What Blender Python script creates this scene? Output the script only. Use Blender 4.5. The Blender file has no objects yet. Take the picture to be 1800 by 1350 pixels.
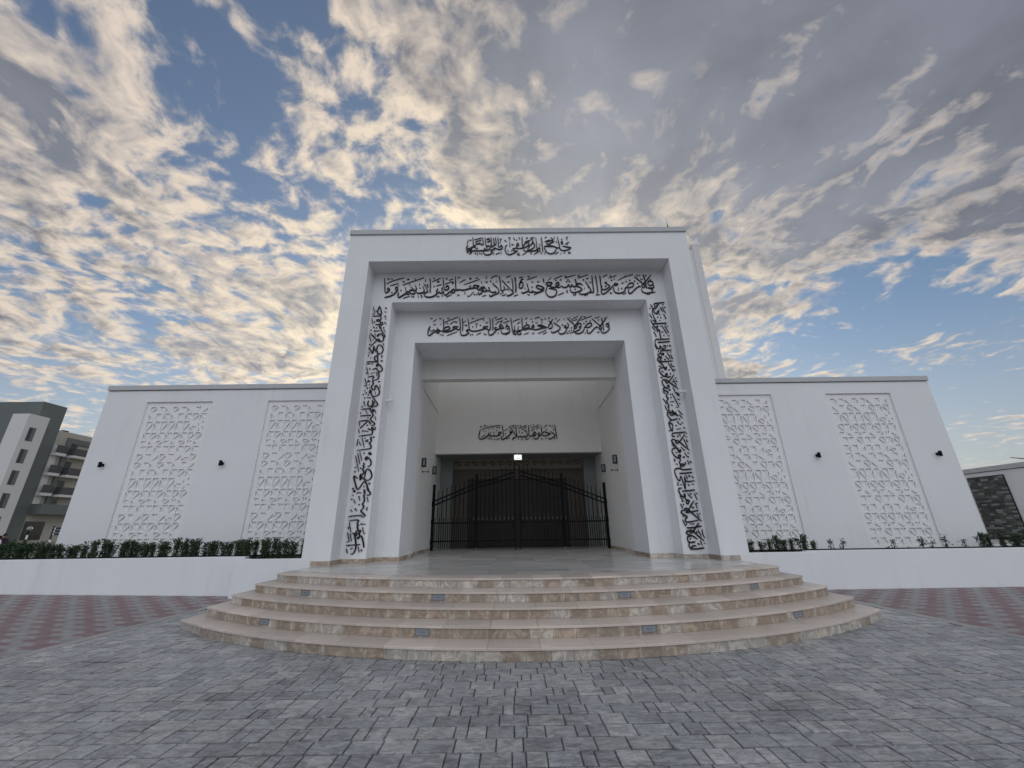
import bpy, math, random
from mathutils import Vector, Matrix
random.seed(7)
S = bpy.context.scene
COL = S.collection
rad = math.radians

# ------------------------------------------------------------------ camera
CAM = Vector((-0.3702, -11.6914, 1.6584))
yaw, pitch, roll = 0.0054, 0.3475, -0.0143
fwd = Vector((math.sin(yaw)*math.cos(pitch), math.cos(yaw)*math.cos(pitch), math.sin(pitch)))
rgt = Vector((math.cos(yaw), -math.sin(yaw), 0))
upv = rgt.cross(fwd)
r2 = math.cos(roll)*rgt + math.sin(roll)*upv
u2 = -math.sin(roll)*rgt + math.cos(roll)*upv
cd = bpy.data.cameras.new('camera'); cam = bpy.data.objects.new('camera', cd); COL.objects.link(cam)
cam.matrix_world = Matrix(((r2.x, u2.x, -fwd.x, CAM.x), (r2.y, u2.y, -fwd.y, CAM.y), (r2.z, u2.z, -fwd.z, CAM.z), (0, 0, 0, 1)))
cd.sensor_width = 36.0; cd.lens = 36.0*703.45/1800.0; cd.clip_start = 0.05; cd.clip_end = 3000
S.camera = cam

# ------------------------------------------------------------------ view
S.view_settings.view_transform = 'Standard'; S.view_settings.look = 'None'
S.view_settings.gamma = 1.0; S.view_settings.use_curve_mapping = False
S.view_settings.exposure = 0.02

# ------------------------------------------------------------------ sun and sky
SUN_EL, SUN_AZ = rad(15), rad(-1)
sd = bpy.data.lights.new('sun', 'SUN'); so = bpy.data.objects.new('sun', sd); COL.objects.link(so)
sd.energy = 1.0; sd.angle = rad(15); sd.color = (1.0, 0.86, 0.68)
so.rotation_euler = (-(math.pi/2 - SUN_EL), 0, -SUN_AZ)
so.location = (0, 60, 40)

SKY_OFF = (-7.7, -2.4, 0.0)
W = bpy.data.worlds.new('World'); S.world = W; W.use_nodes = True
nt = W.node_tree; nt.nodes.clear()
class Sky:
    def __init__(s, nt): s.nt = nt
    def n(s, t, **kw):
        nd = s.nt.nodes.new(t)
        for k, v in kw.items(): setattr(nd, k, v)
        return nd
    def put(s, sock, v):
        if hasattr(v, 'is_output') or isinstance(v, bpy.types.NodeSocket): s.nt.links.new(v, sock)
        else: sock.default_value = v
    def m(s, op, a, b=0.0, c=0.0, clamp=False):
        nd = s.n('ShaderNodeMath', operation=op, use_clamp=clamp)
        s.put(nd.inputs[0], a); s.put(nd.inputs[1], b); s.put(nd.inputs[2], c)
        return nd.outputs[0]
    def vm(s, op, a, b=(0, 0, 0), scale=None):
        nd = s.n('ShaderNodeVectorMath', operation=op)
        s.put(nd.inputs[0], a); s.put(nd.inputs[1], b)
        if scale is not None: s.put(nd.inputs['Scale'], scale)
        return nd.outputs['Value'] if op in ('DOT_PRODUCT', 'LENGTH') else nd.outputs[0]
    def xyz(s, v):
        nd = s.n('ShaderNodeSeparateXYZ'); s.put(nd.inputs[0], v); return nd.outputs
    def comb(s, x, y, z):
        nd = s.n('ShaderNodeCombineXYZ'); s.put(nd.inputs[0], x); s.put(nd.inputs[1], y); s.put(nd.inputs[2], z); return nd.outputs[0]
    def noise(s, v, scale, detail=4, rough=0.55, dist=0.0, lac=2.0):
        nd = s.n('ShaderNodeTexNoise'); s.put(nd.inputs['Vector'], v)
        for k, x in (('Scale', scale), ('Detail', detail), ('Roughness', rough), ('Distortion', dist), ('Lacunarity', lac)): s.put(nd.inputs[k], x)
        return nd.outputs
    def step(s, v, lo, hi):
        nd = s.n('ShaderNodeMapRange', interpolation_type='SMOOTHSTEP', clamp=True)
        s.put(nd.inputs[0], v); s.put(nd.inputs[1], lo); s.put(nd.inputs[2], hi); return nd.outputs[0]
    def mix(s, f, a, b):
        nd = s.n('ShaderNodeMix', data_type='RGBA'); s.put(nd.inputs[0], f)
        s.put(nd.inputs[6], a if not isinstance(a, tuple) else (*a, 1)); s.put(nd.inputs[7], b if not isinstance(b, tuple) else (*b, 1))
        return nd.outputs[2]
k = Sky(nt)
D = k.n('ShaderNodeTexCoord').outputs['Generated']
dx, dy, dz = k.xyz(D)
sv = (math.sin(SUN_AZ)*math.cos(SUN_EL), math.cos(SUN_AZ)*math.cos(SUN_EL), math.sin(SUN_EL))
sdot = k.vm('DOT_PRODUCT', D, sv)
# cloud deck: directions laid out on a flat layer overhead
zc = k.m('ADD', k.m('MAXIMUM', dz, 0.0), 0.13)
P = k.vm('ADD', k.comb(k.m('DIVIDE', dx, zc), k.m('DIVIDE', dy, zc), 0.0), SKY_OFF)
warp = k.vm('SCALE', k.vm('SUBTRACT', k.noise(P, 1.7, 3)[1], (0.5, 0.5, 0.5)), scale=0.28)
Pw = k.vm('ADD', P, warp)
def field(v):
    a = k.noise(k.vm('ADD', v, (3.1, 7.7, 0)), 1.15, 2, 0.5)[0]
    c = k.noise(k.vm('ADD', v, (11.3, 2.9, 0)), 3.1, 3, 0.5)[0]
    b = k.noise(v, 12.5, 6, 0.56, 0.15)[0]
    return k.m('ADD', k.m('ADD', k.m('MULTIPLY', a, 0.36), k.m('MULTIPLY', c, 0.30)), k.m('MULTIPLY', b, 0.47)), c
f0, b0 = field(Pw)
tow = k.vm('SCALE', k.vm('NORMALIZE', k.vm('SUBTRACT', (SKY_OFF[0], SKY_OFF[1]+2.2, 0.0), P)), scale=0.05)
f1, b1 = field(k.vm('ADD', Pw, tow))
def lobe(v, power):     # a broad patch of sky round a direction
    l = math.sqrt(sum(q*q for q in v)); v = tuple(q/l for q in v)
    return k.m('POWER', k.m('MAXIMUM', k.vm('DOT_PRODUCT', D, v), 0.0), power)
LOB = [((-0.44, 0.47, 0.765), 40, -0.03), ((-0.60, 0.62, 0.50), 60, -0.02), ((0.745, 0.60, 0.27), 40, -0.13), ((0.62, 0.72, 0.28), 40, -0.05),
       ((0.62, 0.40, 0.67), 4, 0.16), ((0.10, 0.60, 0.79), 14, 0.06), ((-0.75, 0.45, 0.48), 8, 0.04), ((-0.45, 0.82, 0.34), 40, 0.06), ((0.0, -0.9, 0.43), 2, 0.08)]  # last lobe adds cloud behind the camera, out of view, as fill light

cover = f0
for d_, pw, amt in LOB: cover = k.m('ADD', cover, k.m('MULTIPLY', lobe(d_, pw), amt))
alpha = k.step(cover, 0.535, 0.660)
thick = k.step(cover, 0.600, 0.735)
relief = k.m('MULTIPLY', k.m('SUBTRACT', f0, f1), k.m('MULTIPLY_ADD', lobe((0.62, 0.42, 0.66), 5), -4.6, 7.0))
near = k.m('POWER', k.m('MAXIMUM', sdot, 0.0), 3.2)
glow = k.m('POWER', k.m('MAXIMUM', sdot, 0.0), 14.0)
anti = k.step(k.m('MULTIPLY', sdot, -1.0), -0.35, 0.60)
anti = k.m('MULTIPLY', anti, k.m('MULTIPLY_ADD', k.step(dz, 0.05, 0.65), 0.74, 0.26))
lit = k.mix(near, (0.69, 0.60, 0.53), (1.10, 0.91, 0.65))
soft = k.noise(k.vm('ADD', Pw, (5.0, 1.0, 0)), 1.9, 5, 0.55)[0]
core = k.mix(near, (0.19, 0.205, 0.25), (0.31, 0.315, 0.335))
core = k.vm('SCALE', core, scale=k.m('MULTIPLY_ADD', soft, 2.0, 0.05))
bank = lobe((0.62, 0.42, 0.66), 6)      # the heavy grey bank to the upper right
shade = k.m('SUBTRACT', k.m('ADD', k.m('MULTIPLY_ADD', thick, 0.9, 0.12), k.m('MULTIPLY', bank, 0.27)), relief, clamp=True)
ccol = k.mix(shade, lit, core)
ccol = k.mix(anti, ccol, k.mix(k.m('MULTIPLY', shade, 0.6), (1.90, 1.95, 2.03), (1.38, 1.45, 1.55)))  # unseen clouds behind the camera, brightened to light the facade and plaza
ccol = k.vm('ADD', ccol, k.vm('SCALE', (1.0, 0.86, 0.58), scale=k.m('MULTIPLY', glow, 0.55)))
sky = k.n('ShaderNodeTexSky', sky_type='NISHITA'); sky.sun_disc = False
sky.sun_elevation = SUN_EL; sky.sun_rotation = SUN_AZ; sky.air_density = 1.0; sky.dust_density = 1.2; sky.ozone_density = 1.6
blue = k.vm('MULTIPLY', sky.outputs[0], (0.080, 0.098, 0.112))
veil = k.step(dz, 0.42, 0.02)           # thin high haze thickening towards the horizon
hz = k.mix(near, (0.40, 0.40, 0.45), (0.86, 0.74, 0.56))
bg0 = k.mix(k.m('MULTIPLY_ADD', veil, 0.55, 0.10), blue, hz)
far = k.step(dz, 0.015, 0.20)
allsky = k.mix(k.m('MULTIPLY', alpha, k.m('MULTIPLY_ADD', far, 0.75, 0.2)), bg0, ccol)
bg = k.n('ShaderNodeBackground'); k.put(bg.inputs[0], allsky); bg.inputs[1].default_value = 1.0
out = k.n('ShaderNodeOutputWorld'); nt.links.new(bg.outputs[0], out.inputs[0])
W.cycles.sampling_method = 'MANUAL'; W.cycles.sample_map_resolution = 512

# ------------------------------------------------------------------ materials
class M(Sky): pass
def mat(name, color=(0.5, 0.5, 0.5), rough=0.7, metal=0.0, var=0.0, vscale=3.0, bump=0.0, bscale=40.0, spec=0.5, tint=False, streak=0.0, extra=None, aniso=(1, 1, 1)):
    m = bpy.data.materials.new(name); m.use_nodes = True
    q = M(m.node_tree); bs = m.node_tree.nodes['Principled BSDF']
    co = q.n('ShaderNodeTexCoord').outputs['Object']
    geo = q.n('ShaderNodeNewGeometry').outputs['Position']
    pos = q.vm('MULTIPLY', geo, aniso)
    base = (*color, 1.0)
    if tint:
        at = q.n('ShaderNodeAttribute', attribute_name='tint'); base = at.outputs['Color']
    if extra: base = extra(q, pos, geo, base)
    if var:
        v = q.noise(pos, vscale, 6, 0.6)[0]
        fac = q.m('MULTIPLY_ADD', v, 2*var, 1-var)
        base = q.vm('SCALE', base if not isinstance(base, tuple) else base[:3], scale=fac)
    if streak:
        v = q.noise(q.vm('MULTIPLY', geo, (2.2, 2.2, 0.16)), 1.6, 5, 0.6)[0]
        w = q.noise(geo, 0.55, 3, 0.5)[0]
        fac = q.m('SUBTRACT', 1.0, q.m('MULTIPLY', q.m('MULTIPLY', q.step(v, 0.5, 0.78), q.step(w, 0.35, 0.7)), streak))
        base = q.vm('SCALE', base if not isinstance(base, tuple) else base[:3], scale=fac)
    q.put(bs.inputs['Base Color'], base)
    bs.inputs['Roughness'].default_value = rough; bs.inputs['Metallic'].default_value = metal
    bs.inputs['Specular IOR Level'].default_value = spec
    if bump:
        b = q.noise(pos, bscale, 6, 0.62)[0]
        bn = q.n('ShaderNodeBump'); bn.inputs['Strength'].default_value = 1.0; bn.inputs['Distance'].default_value = bump
        q.put(bn.inputs['Height'], b); q.put(bs.inputs['Normal'], bn.outputs[0])
    return m
def travertine(q, pos, geo, base):
    n1 = q.noise(geo, 5.5, 8, 0.68, 1.6)[0]; n2 = q.noise(q.vm('MULTIPLY', geo, (9, 9, 26)), 1.0, 6, 0.6, 0.6)[0]
    a = q.mix(q.step(n1, 0.46, 0.60), base, q.vm('SCALE', base, scale=1.55))
    return q.mix(q.m('MULTIPLY', q.step(n2, 0.54, 0.74), 0.6), a, (0.50, 0.47, 0.42))
def marble(q, pos, geo, base):
    n = q.noise(q.vm('MULTIPLY', geo, (0.9, 6.5, 1)), 1.0, 8, 0.62, 0.8)[0]
    return q.mix(q.m('MULTIPLY', q.step(n, 0.45, 0.70), 0.45), base, q.vm('SCALE', base, scale=1.4))
def slate(q, pos, geo, base):
    n = q.noise(q.vm('MULTIPLY', geo, (3.5, 8.0, 1)), 1.8, 10, 0.72, 1.3)[0]
    n2 = q.noise(geo, 0.55, 3, 0.5)[0]; n3 = q.noise(geo, 60, 3, 0.6)[0]
    f = q.m('ADD', q.m('MULTIPLY_ADD', q.step(n, 0.3, 0.74), 1.0, 0.52), q.m('MULTIPLY_ADD', n2, 0.9, -0.45))
    f = q.m('MULTIPLY', f, q.m('MULTIPLY_ADD', n3, 0.7, 0.65))
    n4 = q.noise(q.vm('MULTIPLY', geo, (5.0, 14.0, 1)), 2.2, 8, 0.7, 1.5)[0]
    f = q.m('ADD', f, q.m('MULTIPLY', q.step(n4, 0.58, 0.72), 0.5))
    return q.vm('SCALE', base, scale=f)
MT = {}
MT['white'] = mat('white_render', (0.775, 0.785, 0.805), 0.85, var=0.05, vscale=0.8, bump=0.002, bscale=70, streak=0.14, spec=0.25)
MT['warm'] = mat('warm_white_render', (0.745, 0.735, 0.715), 0.85, var=0.04, vscale=1.1, bump=0.002, bscale=60, streak=0.10, spec=0.25)
MT['grc'] = mat('cast_panel_white', (0.815, 0.82, 0.82), 0.8, var=0.02, vscale=4, bump=0.0008, bscale=80, spec=0.25)
MT['coping'] = mat('grey_coping_render', (0.50, 0.515, 0.53), 0.8, var=0.05, vscale=2, streak=0.1, spec=0.25)
MT['travertine'] = mat('travertine', rough=0.42, tint=True, extra=travertine, bump=0.0012, bscale=70)
MT['marble'] = mat('polished_floor_stone', rough=0.22, tint=True, extra=marble)
MT['slate'] = mat('stamped_grey_paver', rough=0.40, tint=True, extra=slate, bump=0.005, bscale=9.0, aniso=(1, 2.2, 1), spec=0.4)
MT['brickpave'] = mat('concrete_block_paver', rough=0.8, tint=True, var=0.18, vscale=14, bump=0.002, bscale=60)
MT['joint'] = mat('dark_joint_sand', (0.055, 0.055, 0.06), 0.95, var=0.3, vscale=20)
MT['ground'] = mat('pale_gravel_ground', (0.20, 0.185, 0.165), 0.95, var=0.3, vscale=2)
MT['black'] = mat('black_powder_coat', (0.005, 0.005, 0.006), 0.6, spec=0.15)
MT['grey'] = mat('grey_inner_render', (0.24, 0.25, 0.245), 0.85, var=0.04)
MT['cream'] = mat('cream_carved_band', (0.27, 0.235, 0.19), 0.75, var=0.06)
MT['tread'] = mat('honed_tread_stone', rough=0.35, tint=True, extra=marble)
MT['letter'] = mat('black_cut_metal', (0.010, 0.010, 0.012), 0.5, spec=0.3)
MT['gold'] = mat('pale_spear_tip', (0.15, 0.13, 0.09), 0.5, metal=0.2)
MT['soil'] = mat('dark_soil', (0.035, 0.026, 0.02), 0.95, var=0.4, vscale=12, bump=0.02, bscale=25)
def leafy(q, pos, geo, base):
    r = q.n('ShaderNodeObjectInfo').outputs['Random']; n1 = q.noise(geo, 9, 3, 0.5)[0]
    return q.mix(q.m('MULTIPLY', q.m('ADD', r, q.step(n1, 0.4, 0.7)), 0.5), (0.014, 0.040, 0.016), (0.045, 0.085, 0.030))
MT['leaf'] = mat('dark_hedge_leaf', rough=0.5, var=0.35, vscale=30, spec=0.4, extra=leafy)
MT['stem'] = mat('brown_stem', (0.06, 0.045, 0.03), 0.9)
MT['steel'] = mat('brushed_lamp_plate', (0.20, 0.21, 0.235), 0.4, metal=0.5)
MT['lens'] = mat('frosted_lens', (0.25, 0.27, 0.30), 0.3)
MT['darkwood'] = mat('dark_wooden_door', (0.026, 0.024, 0.022), 0.6, var=0.3, vscale=5, aniso=(6, 1, 0.6))
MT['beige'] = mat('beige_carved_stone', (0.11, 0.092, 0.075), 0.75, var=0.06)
MT['plainwhite'] = mat('white_plastic', (0.75, 0.76, 0.77), 0.4)
MT['aptgrey'] = mat('grey_green_render', (0.135, 0.155, 0.155), 0.9, var=0.05, vscale=0.6)
MT['aptwhite'] = mat('white_apartment_render', (0.62, 0.62, 0.62), 0.9, var=0.04, vscale=0.5)
MT['aptcream'] = mat('cream_apartment_render', (0.42, 0.40, 0.35), 0.9, var=0.04, vscale=0.5)
MT['rail'] = mat('dark_balcony_rail', (0.06, 0.062, 0.07), 0.6)
MT['glass'] = mat('dark_window_glass', (0.012, 0.014, 0.02), 0.08, spec=0.6)
MT['stone'] = mat('dark_split_stone', rough=0.8, tint=True, var=0.35, vscale=18, bump=0.006, bscale=30)
MT['skin'] = mat('skin', (0.30, 0.19, 0.13), 0.6)
MT['blue'] = mat('dark_blue_sign', (0.012, 0.014, 0.045), 0.4)
def emitter(name, c, s):
    m = bpy.data.materials.new(name); m.use_nodes = True; b = m.node_tree.nodes['Principled BSDF']
    b.inputs['Base Color'].default_value = (*c, 1); b.inputs['Emission Color'].default_value = (*c, 1); b.inputs['Emission Strength'].default_value = s
    return m
MT['lit'] = emitter('lit_sign_face', (0.90, 1.0, 0.95), 0.95)

# ------------------------------------------------------------------ mesh helpers
class MB:
    def __init__(s): s.v = []; s.f = []; s.c = []
    def vert(s, p, c=None): s.v.append(tuple(p)); s.c.append(c or (1, 1, 1)); return len(s.v)-1
    def quad(s, *ps, c=None): s.f.append([s.vert(p, c) for p in ps])
    def box(s, x0, x1, y0, y1, z0, z1, c=None, b=0.0):
        if b: return s.bbox(x0, x1, y0, y1, z0, z1, b, c)
        i = [s.vert((x, y, z), c) for x in (x0, x1) for y in (y0, y1) for z in (z0, z1)]
        for f in ((0, 1, 3, 2), (4, 6, 7, 5), (0, 4, 5, 1), (2, 3, 7, 6), (0, 2, 6, 4), (1, 5, 7, 3)): s.f.append([i[q] for q in f])
        return s
    def bbox(s, x0, x1, y0, y1, z0, z1, b, c=None):     # box with chamfered upright and top edges
        def ring(x0, x1, y0, y1, z, b):
            return [s.vert(p, c) for p in ((x0+b, y0, z), (x1-b, y0, z), (x1, y0+b, z), (x1, y1-b, z), (x1-b, y1, z), (x0+b, y1, z), (x0, y1-b, z), (x0, y0+b, z))]
        rs = [ring(x0+b, x1-b, y0+b, y1-b, z0, b), ring(x0, x1, y0, y1, z0+b, b), ring(x0, x1, y0, y1, z1-b, b), ring(x0+b, x1-b, y0+b, y1-b, z1, b)]
        s.f.append(rs[0][::-1]); s.f.append(rs[3])
        for a, d in zip(rs, rs[1:]):
            for i in range(8): s.f.append([a[i], a[(i+1) % 8], d[(i+1) % 8], d[i]])
        return s
    def tube(s, pts, r, n=8, cap=True, c=None):
        pts = [Vector(p) for p in pts]; rings = []
        for i, p in enumerate(pts):
            t = (pts[min(i+1, len(pts)-1)] - pts[max(i-1, 0)]).normalized()
            a = t.orthogonal().normalized() if abs(t.z) < 0.95 else Vector((1, 0, 0))
            a = (a - t*a.dot(t)).normalized(); b = t.cross(a)
            rr = r[i] if isinstance(r, (list, tuple)) else r
            rings.append([s.vert(p + a*rr*math.cos(2*math.pi*q/n) + b*rr*math.sin(2*math.pi*q/n), c) for q in range(n)])
        for A, B in zip(rings, rings[1:]):
            for q in range(n): s.f.append([A[q], A[(q+1) % n], B[(q+1) % n], B[q]])
        if cap: s.f.append(rings[0][::-1]); s.f.append(rings[-1])
        return s
    def lathe(s, prof, o=(0, 0, 0), n=14, c=None):
        rings = [[s.vert((o[0]+r*math.cos(2*math.pi*q/n), o[1]+r*math.sin(2*math.pi*q/n), o[2]+z), c) for q in range(n)] for r, z in prof]
        for A, B in zip(rings, rings[1:]):
            for q in range(n): s.f.append([A[q], A[(q+1) % n], B[(q+1) % n], B[q]])
        s.f.append(rings[0][::-1]); s.f.append(rings[-1]); return s
    def mesh(s, name, m, smooth=False):
        me = bpy.data.meshes.new(name); me.from_pydata(s.v, [], s.f)
        if any(q != (1, 1, 1) for q in s.c):
            at = me.attributes.new('tint', 'FLOAT_COLOR', 'POINT')
            at.data.foreach_set('color', [w for q in s.c for w in (q[0], q[1], q[2], 1.0)])
        if m: me.materials.append(MT[m])
        if smooth: me.polygons.foreach_set('use_smooth', [True]*len(me.polygons))
        me.update(); return me
    def obj(s, name, m, parent=None, smooth=False):
        return link(name, s.mesh(name, m, smooth), parent)
def link(name, me, parent=None, loc=None):
    o = bpy.data.objects.new(name, me); COL.objects.link(o)
    if parent is not None: o.parent = parent
    if loc is not None: o.location = loc
    return o
def empty(name, loc=(0, 0, 0), rz=0.0, parent=None):
    o = bpy.data.objects.new(name, None); COL.objects.link(o); o.location = loc; o.rotation_euler = (0, 0, rz)
    o.empty_display_size = 0.3
    if parent is not None: o.parent = parent
    return o
def tag(o, label=None, cat=None, group=None, kind=None):
    if label: o['label'] = label
    if cat: o['category'] = cat
    if group: o['group'] = group
    if kind: o['kind'] = kind
    return o
def copy_tree(o, parent=None):
    c = o.copy(); COL.objects.link(c); c.parent = parent
    for ch in list(o.children): copy_tree(ch, c)
    return c
def shade(c, v): return tuple(max(0.0, q*v) for q in c)
# ------------------------------------------------------------------ dimensions (metres; portal face at y = 0, plaza at z = 0)
PH = 0.80
X0, H0, X1, H1, D1 = 6.025, 11.64, 5.249, 10.513, 0.687
X2, H2, D2 = 4.525, 9.284, 1.358
X3, H3, D3, H4 = 3.779, 8.009, 2.90, 7.18
XC, D5, H5 = 4.0, 7.537, 5.096
XW, HW, DW = 15.02, 6.575, 2.144
STEP_Y = [-3.507, -4.02, -4.522, -5.006, -5.474]
STEP_X = [5.60, 5.83, 6.06, 6.29, 6.51]
RAD = 10.6
def arc(kk, x): return STEP_Y[kk] + RAD - math.sqrt(RAD*RAD - x*x)
def gz(x): return min(0.35, max(0.0, -5.0 - x)*0.02)     # the plaza rises gently to the left

# ------------------------------------------------------------------ ground, plaza paving
g = MB(); n = 24
g.quad((-900, -600, -0.06), (900, -600, -0.06), (900, 1500, -0.06), (-900, 1500, -0.06))
tag(g.obj('ground', 'ground'), kind='structure')
g = MB()
xs = [-30, -24, -20, -15, -10, -7.5, -5, 0, 30]
for a, b in zip(xs, xs[1:]):
    g.quad((a, -22, gz(a)-0.03), (b, -22, gz(b)-0.03), (b, 0.6, gz(b)-0.03), (a, 0.6, gz(a)-0.03))
plaza = tag(g.obj('plaza_paving', 'joint'), kind='structure')

def paver(mb, x0, x1, y0, y1, z, h, b, c, tilt=0.0015, edge=0.8, j=0.004, jy=None):
    jy = j if jy is None else jy
    t = [random.uniform(-tilt, tilt) for _ in range(4)]
    P4 = [(x0+j, y0+jy), (x1-j, y0+jy), (x1-j, y1-jy), (x0+j, y1-jy)]
    I4 = [(x0+j+b, y0+jy+b*1.5), (x1-j-b, y0+jy+b*1.5), (x1-j-b, y1-jy-b), (x0+j+b, y1-jy-b)]
    T = [mb.vert((p[0], p[1], z+t[i]+(gz(p[0]) if z < .02 else 0)), c) for i, p in enumerate(I4)]
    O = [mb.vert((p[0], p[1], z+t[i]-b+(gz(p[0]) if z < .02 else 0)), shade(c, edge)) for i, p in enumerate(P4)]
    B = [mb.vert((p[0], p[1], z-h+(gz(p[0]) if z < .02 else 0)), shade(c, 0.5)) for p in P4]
    mb.f.append(T)
    for i in range(4):
        q = (i+1) % 4
        mb.f.append([O[i], O[q], T[q], T[i]]); mb.f.append([B[i], B[q], O[q], O[i]])
greys = [(0.285, 0.295, 0.31), (0.30, 0.307, 0.318), (0.325, 0.33, 0.336), (0.26, 0.268, 0.282), (0.35, 0.352, 0.354), (0.28, 0.292, 0.312), (0.31, 0.312, 0.315), (0.24, 0.248, 0.262)]
wide = [0.33, 0.33, 0.22, 0.32, 0.275, 0.27]
mixed = [0.33, 0.11, 0.165, 0.24, 0.11, 0.16, 0.27, 0.11, 0.165, 0.25]
cells = []
row = 0; y = -7.942 - 0.225*26
while y < -0.03:
    y1 = min(y + 0.225, -0.012); x = -7.30 + random.uniform(-0.2, 0.0); seq = wide if row % 2 else mixed; q = random.randrange(len(seq))
    while x < 7.29:
        w = seq[q % len(seq)]*random.uniform(0.97, 1.03); q += 1
        a, b = max(x, -7.30), min(x+w, 7.30); x += w
        if b-a < 0.05: continue
        cx, cy = (a+b)/2, (y+y1)/2
        if abs(cx) < 6.40 and cy > arc(4, cx) + 0.20: continue
        cells.append((a, b, y, y1, random.choice(greys)))
    y += 0.225; row += 1
def size_key(c):
    cx, cy = (c[0]+c[1])/2, (c[2]+c[3])/2
    d = Vector((cx, cy, 0)) - CAM; w = d.dot(fwd)
    if w < 0.3: return 0
    px, py = d.dot(r2)/w*703.45, d.dot(u2)/w*703.45
    return ((c[1]-c[0])*(c[3]-c[2])/(w**3)) if abs(px) < 890 and abs(py) < 668 else 0
cells.sort(key=size_key, reverse=True)
for c in cells[:300]:
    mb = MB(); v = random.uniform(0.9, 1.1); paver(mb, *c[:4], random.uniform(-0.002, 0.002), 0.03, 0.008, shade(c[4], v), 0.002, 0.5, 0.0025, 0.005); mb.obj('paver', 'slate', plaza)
mb = MB()
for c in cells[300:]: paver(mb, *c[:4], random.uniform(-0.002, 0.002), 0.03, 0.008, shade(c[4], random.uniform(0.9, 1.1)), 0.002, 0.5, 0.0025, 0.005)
tag(mb.obj('paver_field', 'slate', plaza), kind='stuff')
# light edging course between the grey walk and the red and grey blocks
for sg in (-1, 1):
    y = -14.0
    mb = MB()
    while y < -0.05:
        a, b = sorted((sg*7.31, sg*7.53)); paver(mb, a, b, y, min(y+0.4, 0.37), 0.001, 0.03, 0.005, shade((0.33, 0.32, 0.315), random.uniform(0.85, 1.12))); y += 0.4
    tag(mb.obj('edging_course', 'brickpave', plaza), kind='stuff')
    # chequered red and grey blocks, each square of eight small pavers
    mb = MB(); y = 0.385; r = 0
    while y > -7.4:
        x = 7.54; q = 0; off = 0.0975 if r % 2 else 0.0
        x -= off
        while x < 19.6:
            i = (int((x+off+0.05-7.54)//0.39) + r//4) % 2
            c = shade((0.225, 0.158, 0.165) if i == 0 else (0.275, 0.272, 0.278), random.uniform(0.86, 1.14))
            xa, xb = max(x, 7.54), x+0.195
            a, b = sorted((sg*xa, sg*xb))
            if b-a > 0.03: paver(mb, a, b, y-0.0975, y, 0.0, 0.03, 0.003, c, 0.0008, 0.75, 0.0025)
            x += 0.195
        y -= 0.0975; r += 1
    tag(mb.obj('red_and_grey_block_field', 'brickpave', plaza), kind='stuff')

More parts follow.
